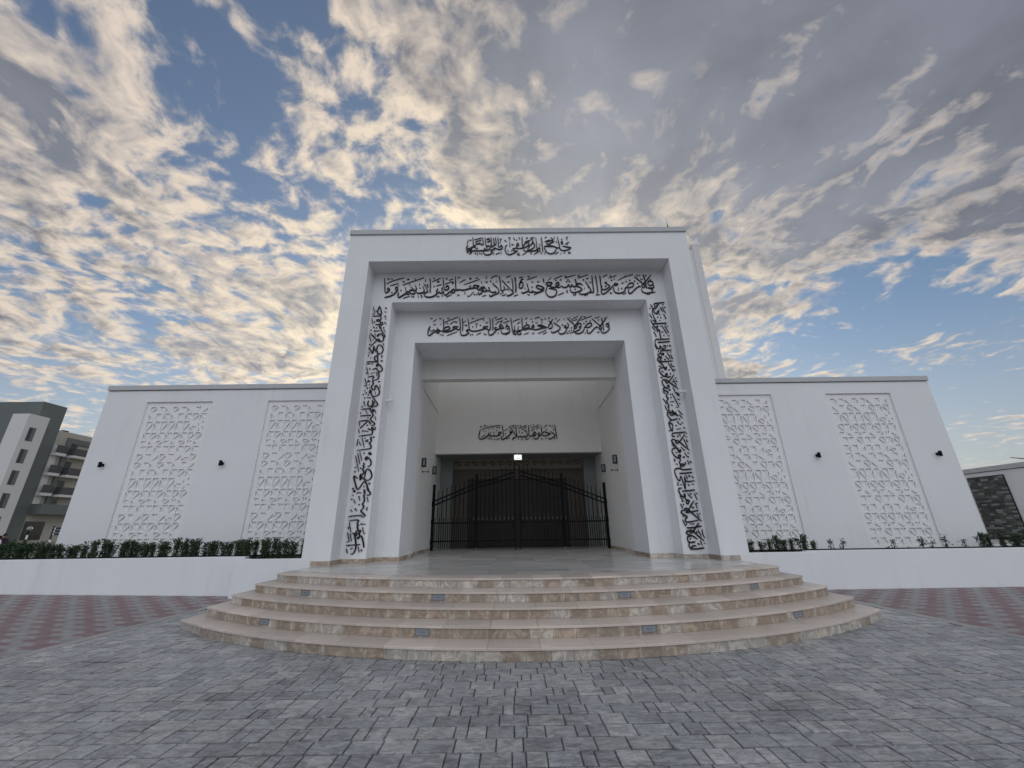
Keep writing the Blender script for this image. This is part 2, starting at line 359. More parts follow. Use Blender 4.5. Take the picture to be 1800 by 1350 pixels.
# ------------------------------------------------------------------ curved steps and entrance floor
stair = empty('curved_staircase', (0, -3, 0))
tag(stair, 'broad curved travertine steps fanning out in front of the portal', 'steps')
def child(mb, name, m, parent, smooth=False):
    o = mb.obj(name, m, parent, smooth)
    o.matrix_parent_inverse = inv(parent); return o
def inv(p):
    mtx = Matrix.Identity(4); q = p
    while q is not None:
        mtx = Matrix.Translation(q.location) @ q.rotation_euler.to_matrix().to_4x4() @ mtx; q = q.parent
    return mtx.inverted()
browns = [(0.30, 0.235, 0.18), (0.28, 0.225, 0.175), (0.315, 0.25, 0.195), (0.295, 0.24, 0.19)]
creams = [(0.41, 0.375, 0.33), (0.385, 0.35, 0.31), (0.40, 0.355, 0.305)]
for kk in range(5):
    zt = PH - 0.16*kk; zb = zt - 0.16; xm = STEP_X[kk]
    base = MB(); N = 40
    pts = [(xm*(2*i/N-1)) for i in range(N+1)]
    front = [(x*(xm-0.035)/xm, arc(kk, x)+0.05) for x in pts]
    lo = [base.vert((x, y, zb-0.02)) for x, y in front]; hi = [base.vert((x, y, zt-0.032)) for x, y in front]
    bk = [base.vert((x, 0.0 if kk else 0.0, zt-0.032)) for x, y in front]
    for i in range(N):
        base.f.append([lo[i], lo[i+1], hi[i+1], hi[i]]); base.f.append([hi[i], hi[i+1], bk[i+1], bk[i]])
    bl = base.vert((front[0][0], 0, zb-0.02)); br = base.vert((front[-1][0], 0, zb-0.02))
    base.f.append([lo[0], hi[0], bk[0], bl]); base.f.append([lo[N], br, bk[N], hi[N]])
    st = base.obj('step', 'joint', stair); st.matrix_parent_inverse = inv(stair)
    # riser tiles
    x = -xm + 0.02; i = 0
    while x < xm - 0.03:
        w = random.choice((0.34, 0.33, 0.30, 0.35)); x1 = min(x+w, xm-0.02)
        if xm-0.02-x1 < 0.12: x1 = xm-0.02
        c = random.choice(creams if random.random() < (0.55 if kk in (0, 4) else 0.22) else browns); c = shade(c, random.uniform(0.92, 1.08))
        mb = MB(); a, b = x+0.0025, x1-0.0025
        rim = shade(random.choice(creams), random.uniform(0.95, 1.12)); cols = []
        for t_ in (0, random.uniform(0.04, 0.16), random.uniform(0.84, 0.96), 1):
            X = a+(b-a)*t_; cc = rim if t_ in (0, 1) else c
            cols.append([mb.vert((X, arc(kk, X)+o, z), cc) for o, z in ((0.022, zb+0.002), (0.022, zt-0.031), (0.06, zt-0.031), (0.06, zb+0.002))])
        for A_, B_ in zip(cols, cols[1:]):
            for q_ in range(4): mb.f.append([A_[q_], B_[q_], B_[(q_+1) % 4], A_[(q_+1) % 4]])
        mb.f.append(cols[0][::-1]); mb.f.append(cols[-1])
        mb.obj('riser_tile', 'travertine', st); x = x1; i += 1
    # tread slabs with a nosing
    x = -xm; nx = 18 if kk else 20
    for i in range(nx):
        a = -xm + 2*xm*i/nx + 0.002; b = -xm + 2*xm*(i+1)/nx - 0.002; mb = MB(); c = shade(random.choice(((0.44, 0.382, 0.338), (0.47, 0.412, 0.367), (0.425, 0.372, 0.332))), random.uniform(0.88, 1.1))
        sub = 3; depth = 0.62
        top = []; 
        for s_ in range(sub+1):
            X = a+(b-a)*s_/sub; yf = arc(kk, X); yb = min(yf+depth, -0.004)
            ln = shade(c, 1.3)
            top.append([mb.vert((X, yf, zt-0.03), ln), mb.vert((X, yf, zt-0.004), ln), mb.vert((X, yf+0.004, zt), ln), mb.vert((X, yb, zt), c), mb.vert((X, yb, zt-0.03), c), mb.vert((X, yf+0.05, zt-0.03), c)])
        for A, B in zip(top, top[1:]):
            for q in range(6): mb.f.append([A[q], B[q], B[(q+1) % 6], A[(q+1) % 6]])
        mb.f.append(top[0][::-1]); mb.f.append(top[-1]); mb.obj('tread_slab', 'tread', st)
    if kk:     # the flat ends of each step beside the wall
        for sg in (-1, 1):
            a, b = sorted((sg*(STEP_X[kk-1]-0.03), sg*xm)); mb = MB()
            for i in range(5):
                y0 = arc(kk, xm) + 0.62; ys0 = y0 + (-0.004-y0)*i/5; ys1 = y0 + (-0.004-y0)*(i+1)/5
                m2 = MB(); m2.box(a, b, ys0+0.002, ys1-0.002, zt-0.03, zt, shade((0.44, 0.382, 0.338), random.uniform(0.88, 1.1))); m2.obj('tread_slab', 'tread', st)
# entrance floor
fl = MB(); fl.box(-5.55, 5.55, -1.75, 0.0, 0.5, PH-0.034); fl.box(-5.25, 5.25, 0.001, 10.2, 0.5, PH-0.034)
floor = tag(fl.obj('entrance_floor', 'joint'), kind='structure')
def inside(x, y):
    if y < 0: return 5.60
    if y < D1: return X1-0.004
    if y < D2: return X2-0.004
    if y < D3: return X3-0.004
    return XC-0.004
ftint = [(0.44, 0.43, 0.41), (0.48, 0.47, 0.445), (0.41, 0.405, 0.39), (0.51, 0.495, 0.465)]
ybands = [-99, -2.3, -1.7, -1.1, -0.55, 0.0, D1, D2, 2.13, D3, 3.6, 4.2, 4.8, 5.4, 6.0, 6.6, 7.2, 7.8, 8.4, 9.0, 9.48]
for y0, y1 in zip(ybands, ybands[1:]):
    w = inside(0, (max(y0, -3)+y1)/2); nx = round(2*w/0.6)
    for i in range(nx):
        a = -w+2*w*i/nx+0.0015; b = -w+2*w*(i+1)/nx-0.0015; c = shade(random.choice(ftint), random.uniform(0.9, 1.1)); mb = MB()
        if y0 < -50:
            if min(arc(0, a), arc(0, b))+0.62 > y1-0.05: continue
            ya, yb = arc(0, a)+0.622, arc(0, b)+0.622
            if ya > y1 or yb > y1: ya, yb = min(ya, y1-0.02), min(yb, y1-0.02)
        else:
            ya, yb = max(y0, min(arc(0, a)+0.622, y1)), max(y0, min(arc(0, b)+0.622, y1))
            if y1-max(ya, yb) < 0.02 and y1-min(ya, yb) < 0.05: continue
        v = [mb.vert(p, c) for p in ((a, ya, PH-0.03), (b, yb, PH-0.03), (b, y1-0.003, PH-0.03), (a, y1-0.003, PH-0.03), (a, ya, PH), (b, yb, PH), (b, y1-0.003, PH), (a, y1-0.003, PH))]
        for f in ((0, 3, 2, 1), (4, 5, 6, 7), (0, 1, 5, 4), (1, 2, 6, 5), (2, 3, 7, 6), (3, 0, 4, 7)): mb.f.append([v[t] for t in f])
        mb.obj('floor_tile', 'marble', floor)

# ------------------------------------------------------------------ the mosque
mosque = tag(empty('mosque_building'), 'white rendered mosque front with stepped entrance portal and two lattice-panelled wings', 'building')
def uframe(xo, xi, z0, zi, zo, y0, y1, top=False, side=None):
    mb = MB()
    mb.quad((-xo, y0, z0), (-xi, y0, z0), (-xi, y0, zi), (-xo, y0, zi)); mb.quad((xi, y0, z0), (xo, y0, z0), (xo, y0, zi), (xi, y0, zi))
    mb.quad((-xo, y0, zi), (xo, y0, zi), (xo, y0, zo), (-xo, y0, zo))
    mb.quad((-xi, y0, z0), (-xi, y1, z0), (-xi, y1, zi), (-xi, y0, zi)); mb.quad((xi, y1, z0), (xi, y0, z0), (xi, y0, zi), (xi, y1, zi))
    mb.quad((-xi, y0, zi), (-xi, y1, zi), (xi, y1, zi), (xi, y0, zi))
    if side:
        mb.quad((-xo, y0, z0), (-xo, y0, zo), (-xo, side, zo), (-xo, side, z0)); mb.quad((xo, y0, z0), (xo, side, z0), (xo, side, zo), (xo, y0, zo))
    return mb
uframe(X0, X1, 0.0, H1, H0, 0, D1, side=9.6).obj('outer_portal_frame', 'white', mosque)
uframe(X1, X2, 0.5, H2, H1, D1, D2).obj('middle_portal_frame', 'white', mosque)
uframe(X2, X3, 0.5, H3, H2, D2, D3).obj('inner_portal_frame', 'white', mosque)
mb = MB(); mb.box(-X3, X3, D3, 3.27, H4, H3); mb.box(-XC-0.3, -X3, D3+0.002, 3.27, 0.5, H0-0.1); mb.box(X3, XC+0.3, D3+0.002, 3.27, 0.5, H0-0.1); mb.box(-X3, X3, D3+0.002, 3.27, H3, H0-0.1); mb.obj('portal_beam', 'warm', mosque)
mb = MB()   # roof over the portal, open court behind it
mb.box(-X0+0.002, X0-0.002, 0.002, 3.26, H0-0.25, H0-0.02); mb.obj('portal_roof', 'white', mosque)
for sg in (-1, 1):
    mb = MB(); a, b = sorted((sg*XC, sg*(X0-0.1))); mb.box(a, b, 3.272, 9.5, 0.5, 7.20)
    a, b = sorted((sg*(XC-0.035), sg*(X0-0.1))); mb.box(a, b, 3.272, D5-0.002, 7.20, H0-0.3); mb.obj('court_side_wall', 'warm', mosque)
mb = MB(); mb.box(-XC, XC, D5, D5+0.32, H5, 7.2); mb.box(-XC+0.035, XC-0.035, D5, D5+0.32, 7.2, H0-0.3); mb.obj('court_back_wall', 'warm', mosque)
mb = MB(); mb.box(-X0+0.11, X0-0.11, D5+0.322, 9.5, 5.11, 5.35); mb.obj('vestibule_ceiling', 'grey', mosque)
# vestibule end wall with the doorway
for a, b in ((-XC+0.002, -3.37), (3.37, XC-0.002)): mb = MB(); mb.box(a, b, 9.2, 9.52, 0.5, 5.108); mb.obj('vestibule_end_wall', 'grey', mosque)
mb = MB(); mb.box(-3.37, 3.37, 9.52, 9.8, 4.10, 5.11); mb.box(-3.37, -2.60, 9.52, 9.8, 0.78, 4.10); mb.box(2.52, 3.37, 9.52, 9.8, 0.78, 4.10)
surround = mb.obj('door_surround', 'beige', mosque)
mb = MB(); mb.box(-3.365, 3.365, 9.44, 9.519, 4.60, 5.10); mb.obj('cornice_band', 'cream', surround)
mb = MB(); mb.box(-3.36, 3.36, 9.40, 9.439, 4.60, 4.66); mb.obj('cornice_moulding', 'cream', surround)
for i in range(15):
    x = -3.1 + i*0.443; mb = MB(); s_ = 1 if i % 2 else -1
    pts = [(x + s_*(0.18*math.cos(t)*(1-t/9)), 9.436, 4.88 + 0.13*math.sin(t)*(1-t/9)) for t in [j*0.45 for j in range(15)]]
    mb.tube(pts, 0.022, 6); mb.obj('carved_scroll', 'darkwood', surround)
for i in range(4):
    a = -2.60 + i*1.28; mb = MB(); mb.box(a+0.01, a+1.27, 9.62, 9.68, 0.80, 4.09)
    d = mb.obj('door_leaf', 'darkwood', mosque)
    for z0, z1 in ((0.95, 1.9), (2.05, 3.0), (3.15, 3.95)):
        m2 = MB(); m2.box(a+0.2, a+1.08, 9.60, 9.62, z0, z1, b=0.008); m2.obj('panel', 'darkwood', d)
mb = MB(); mb.box(-3.37, 3.37, 9.82, 9.9, 0.5, 5.11); mb.obj('door_backing', 'darkwood', mosque)
# copings
mb = MB(); mb.box(-X0-0.012, X0+0.012, -0.055, 9.7, H0, H0+0.205, b=0.01); mb.v = [(x, min(y, 3.3) if y > 3 else y, z) for x, y, z in mb.v]; mb.obj('portal_coping', 'coping', mosque)
for sg in (-1, 1):
    mb = MB(); a, b = sorted((sg*(X0+0.002), sg*(XW+0.015))); mb.box(a, b, DW-0.06, DW+0.35, HW+0.02, HW+0.20, b=0.01); mb.obj('wing_coping', 'coping', mosque)

# wing walls with panel niches
def holed_wall(xa, xb, za, zb, y, holes, dep):
    mb = MB(); xs = sorted({xa, xb, *[h[0] for h in holes], *[h[1] for h in holes]}); zs = sorted({za, zb, *[h[2] for h in holes], *[h[3] for h in holes]})
    for a, b in zip(xs, xs[1:]):
        for c, d in zip(zs, zs[1:]):
            if any(h[0] <= a and b <= h[1] and h[2] <= c and d <= h[3] for h in holes): continue
            mb.quad((a, y, c), (b, y, c), (b, y, d), (a, y, d))
    for a, b, c, d in holes:
        mb.quad((a, y, c), (a, y+dep, c), (a, y+dep, d), (a, y, d)); mb.quad((b, y, c), (b, y, d), (b, y+dep, d), (b, y+dep, c))
        mb.quad((a, y, d), (a, y+dep, d), (b, y+dep, d), (b, y, d)); mb.quad((a, y, c), (b, y, c), (b, y+dep, c), (a, y+dep, c))
    return mb
NICHE = [(6.76, 9.13), (11.12, 13.49)]; NZ = (0.80, 6.145); ND = 0.06
ROWS = [('A', .247), ('B', .290), ('C', .410), ('D', .292), ('E', .190), ('F', .277), ('G', .282)]
# holes per cell: 1 = corner top-left, 2 = top-right, 3 = bottom-left, 4 = bottom-right
PAT = {'A': ['14', '2', '3', '14', '2', '3', '2', '4'], 'B': ['3', '1', '23', '3', '1', '23', '14', '23'],
       'C': ['14', '23', '14', '14', '23', '14', 'l23', 'x'], 'D': ['23', '14', '23', '23', '14', '23', '14', '14'],
       'E': ['1', '3', '14', '1', '3', '14', '21', '3'], 'F': ['2', '1', '23', '2', '1', '23', '14', '23'],
       'G': ['14', '2', '4', '14', '2', '4', 'l23', '14']}
def lattice(rows, xl, w, ztop, y, hd):
    mb = MB(); cw = w/8.0; z = ztop; bar = 0.021
    def hole(tri):
        # raised face round a sunken triangle
        c = [sum(p[i] for p in tri)/3 for i in (0, 1)]
        per = sum(math.dist(tri[i], tri[(i+1) % 3]) for i in range(3)); ar = abs((tri[1][0]-tri[0][0])*(tri[2][1]-tri[0][1])-(tri[2][0]-tri[0][0])*(tri[1][1]-tri[0][1]))/2
        r = 2*ar/per; inc = [0, 0]
        L = [math.dist(tri[(i+1) % 3], tri[(i+2) % 3]) for i in range(3)]
        inc = [sum(L[i]*tri[i][q] for i in range(3))/per for q in (0, 1)]; f = max(0.2, 1-bar/r)
        ti = [(inc[0]+(p[0]-inc[0])*f, inc[1]+(p[1]-inc[1])*f) for p in tri]
        for i in range(3):
            j = (i+1) % 3
            mb.quad((tri[i][0], y, tri[i][1]), (tri[j][0], y, tri[j][1]), (ti[j][0], y, ti[j][1]), (ti[i][0], y, ti[i][1]))
            mb.quad((ti[i][0], y, ti[i][1]), (ti[j][0], y, ti[j][1]), (ti[j][0], y+hd, ti[j][1]), (ti[i][0], y+hd, ti[i][1]))
        mb.f.append([mb.vert((p[0], y+hd, p[1])) for p in ti])
    def flat(tri): mb.f.append([mb.vert((p[0], y, p[1])) for p in tri])
    def cell(x0, x1, z0, z1, code):
        TL, TR, BL, BR = (x0, z1), (x1, z1), (x0, z0), (x1, z0)
        if code == 'x':
            xm, zm = (x0+x1)/2, (z0+z1)/2
            cell(x0, xm, zm, z1, '3'); cell(xm, x1, zm, z1, '1'); cell(x0, xm, z0, zm, '4'); cell(xm, x1, z0, zm, '2'); return
        if code[:1] == 'l':
            zm = (z0+z1)/2+0.02; cell(x0, x1, zm, z1, ''); cell(x0, x1, z0, zm, code[1:]); return
        if code == '21':
            xm = (x0+x1)/2; cell(x0, xm, z0, z1, '2'); cell(xm, x1, z0, z1, '1'); return
        slash = ('1' in code) or ('4' in code)
        pair = (('1', (TL, BL, TR)), ('4', (BR, TR, BL))) if slash else (('2', (TR, TL, BR)), ('3', (BL, BR, TL)))
        for kx, tri in pair: (hole if kx in code else flat)(tri)
    for r, h in rows:
        for i, code in enumerate(PAT[r]): cell(xl+cw*i, xl+cw*(i+1), z-h, z, code)
        z -= h
    return mb, z
for sg in (-1, 1):
    ns = [tuple(sorted((sg*a, sg*b))) for a, b in NICHE]
    a, b = sorted((sg*(X0-0.05), sg*XW))
    mb = holed_wall(a, b, 0.3, HW, DW, [(n0, n1, *NZ) for n0, n1 in ns], ND)
    mb.quad((sg*XW, DW, 0), (sg*XW, DW, HW), (sg*XW, 18, HW), (sg*XW, 18, 0)); mb.quad((a, DW, HW), (b, DW, HW), (b, 18, HW), (a, 18, HW))
    mb.obj('wing_wall', 'white', mosque)
    for n0, n1 in ns:
        xl = n0 + (n1-n0-2.096)/2; zt = 5.99; y = DW+ND
        mb = MB(); mb.quad((n0, y, zt), (n1, y, zt), (n1, y, NZ[1]), (n0, y, NZ[1]))
        zz = zt - 2*1.988 - 1.041
        mb.quad((n0, y, NZ[0]), (n1, y, NZ[0]), (n1, y, zz), (n0, y, zz)); mb.quad((n0, y, zz), (xl, y, zz), (xl, y, zt), (n0, y, zt)); mb.quad((xl+2.096, y, zz), (n1, y, zz), (n1, y, zt), (xl+2.096, y, zt))
        pan = mb.obj('lattice_panel', 'grc', mosque); z = zt
        for rows in (ROWS, ROWS, ROWS[3:]):
            mb, z = lattice(rows, xl, 2.096, z, y, 0.048); mb.obj('lattice_tile', 'grc', pan)
# travertine skirting round the portal
def skirt(x0, y0, x1, y1, nx, ny):
    L = math.dist((x0, y0), (x1, y1)); n_ = max(1, round(L/0.55))
    for i in range(n_):
        t0, t1 = i/n_, (i+1)/n_; mb = MB(); c = shade(random.choice(browns+creams), random.uniform(0.9, 1.25)); e = 0.002/L
        A = (x0+(x1-x0)*(t0+e), y0+(y1-y0)*(t0+e)); B = (x0+(x1-x0)*(t1-e), y0+(y1-y0)*(t1-e))
        q = [(A[0]+nx*0.001, A[1]+ny*0.001), (B[0]+nx*0.001, B[1]+ny*0.001), (B[0]+nx*0.014, B[1]+ny*0.014), (A[0]+nx*0.014, A[1]+ny*0.014)]
        lo = [mb.vert((*p, PH+0.0005), c) for p in q]; hi = [mb.vert((*p, PH+0.115), c) for p in q]
        mb.f += [lo[::-1], hi] + [[lo[j], lo[(j+1) % 4], hi[(j+1) % 4], hi[j]] for j in range(4)]
        mb.obj('skirting_tile', 'travertine', mosque)
for sg in (-1, 1):
    skirt(sg*5.76, 0, sg*X1, 0, 0, -1); skirt(sg*X1, 0, sg*X1, D1, -sg, 0); skirt(sg*X1, D1, sg*X2, D1, 0, -1); skirt(sg*X2, D1, sg*X2, D2, -sg, 0)
    skirt(sg*X2, D2, sg*X3, D2, 0, -1); skirt(sg*X3, D2, sg*X3, D3, -sg, 0); skirt(sg*X3, D3+0.02, sg*X3, 3.27, -sg, 0); skirt(sg*XC, 3.29, sg*XC, 7.3, -sg, 0)

# ------------------------------------------------------------------ minaret behind the right wing
mn = tag(empty('minaret', (12.0, 13.3, 0)), 'white square minaret rising behind the right side of the portal', 'minaret')
mb = MB(); mb.box(-1.27, 1.27, -1.27, 1.27, 0, 20.3); mb.obj('shaft', 'aptwhite', mn)
for sx in (-1, 1):
    for sy in (-1, 1):
        a, b = sorted((sx*0.85, sx*1.31)); c, d = sorted((sy*0.85, sy*1.31)); mb = MB(); mb.box(a, b, c, d, 0, 20.72); pl = mb.obj('corner_pilaster', 'aptwhite', mn)
        m2 = MB(); prof = [(0, 0), (0.12, 0.10), (0.26, 0.22), (0.38, 0.38), (0.46, 0.62)]
        m2.box(a-0.02, b+0.02, c-0.02, d+0.02, 20.722, 20.80)
        pr = [(0.46, 0.802)]+[(0.46-u, 0.802+(0.62-(0.62-v))) for u, v in []]
        outline = [(sx*0.85, 20.802)] + [(sx*(0.85+u), 20.802+v) for u, v in prof[1:]] + [(sx*1.31, 20.802)]
        f = [m2.vert((x, c+0.02, z)) for x, z in outline]; bk = [m2.vert((x, d-0.02, z)) for x, z in outline]
        m2.f += [f, bk[::-1]] + [[f[i], f[(i+1) % len(f)], bk[(i+1) % len(f)], bk[i]] for i in range(len(f))]
        m2.obj('merlon', 'white', pl)
mb = MB(); mb.lathe([(0.9, 20.3), (0.88, 20.9), (0.7, 21.5), (0.4, 21.9), (0.1, 22.1)], n=20); mb.obj('cap', 'white', mn, True)
mb = MB(); mb.lathe([(0.03, 22.1), (0.025, 22.9), (0.09, 23.0), (0.11, 23.1), (0.09, 23.2), (0.02, 23.3), (0.02, 23.45), (0.055, 23.52), (0.06, 23.58), (0.03, 23.65), (0.012, 23.8), (0.005, 24.4)], n=10); mb.obj('finial', 'stem', mn, True)

# ------------------------------------------------------------------ planters, soil
def planter(sg, zf, zn, xend, xin, lab):
    e = empty('planter_wall', (sg*9, 0.4, 0)); tag(e, lab, 'planter wall')
    a, b = sorted((sg*xend, sg*xin)); mb = MB(); mb.box(a, b, 0.40, 0.60, -0.05, zf, b=0.008); child(mb, 'long_wall', 'white', e)
    a, b = sorted((sg*xin, sg*(5.765))); mb = MB(); mb.box(a, b, -0.004, 0.20, 0.0, zn, b=0.008); child(mb, 'forward_wall', 'white', e)
    a, b = sorted((sg*(xin-0.2), sg*xin)); mb = MB(); mb.box(a, b, 0.202, 0.398, -0.05, zn-0.004); child(mb, 'return_wall', 'white', e)
    mb = MB(); a, b = sorted((sg*xend, sg*(XW+0.02))); mb.box(a, b, 2.25, 2.45, -0.05, zf-0.01); child(mb, 'back_wall', 'white', e)
    mb = MB(); N = 60
    a, b = sorted((sg*xend, sg*(X0+0.002))); vs = {}
    for i in range(N+1):
        for j in range(6):
            x = a+(b-a)*i/N; y = 0.61+(2.24-0.61)*j/5 if abs(x) > XW or j < 5 else 2.14
            vs[i, j] = mb.vert((x, y, zf-0.07+random.uniform(-0.03, 0.03)))
    for i in range(N):
        for j in range(5): mb.f.append([vs[i, j], vs[i+1, j], vs[i+1, j+1], vs[i, j+1]])
    a, b = sorted((sg*(X0+0.01), sg*(xin-0.2))); mb.quad((a, 0.201, zf-0.08), (b, 0.201, zf-0.08), (b, 0.7, zf-0.075), (a, 0.7, zf-0.075))
    tag(mb.obj('planter_soil', 'soil'), kind='structure')
    mb = MB(); mb.tube([(sg*(X0+0.02), 0.66, zf+0.012), (sg*8.0, 0.66, zf+0.012), (sg*14, 0.65, zf+0.014), (sg*20, 0.66, zf+0.012)], 0.019, 8)
    tag(mb.obj('irrigation_pipe', 'black'), 'thin black irrigation pipe along the top of the %s planter wall' % ('left' if sg < 0 else 'right'), 'pipe', 'irrigation pipes along the planters')
planter(-1, 1.035, 0.985, 26.0, 7.79, 'white planter wall left of the steps with a dense hedge on top')
planter(1, 0.975, 0.965, 26.0, 7.86, 'white planter wall right of the steps with sparse seedlings on top')
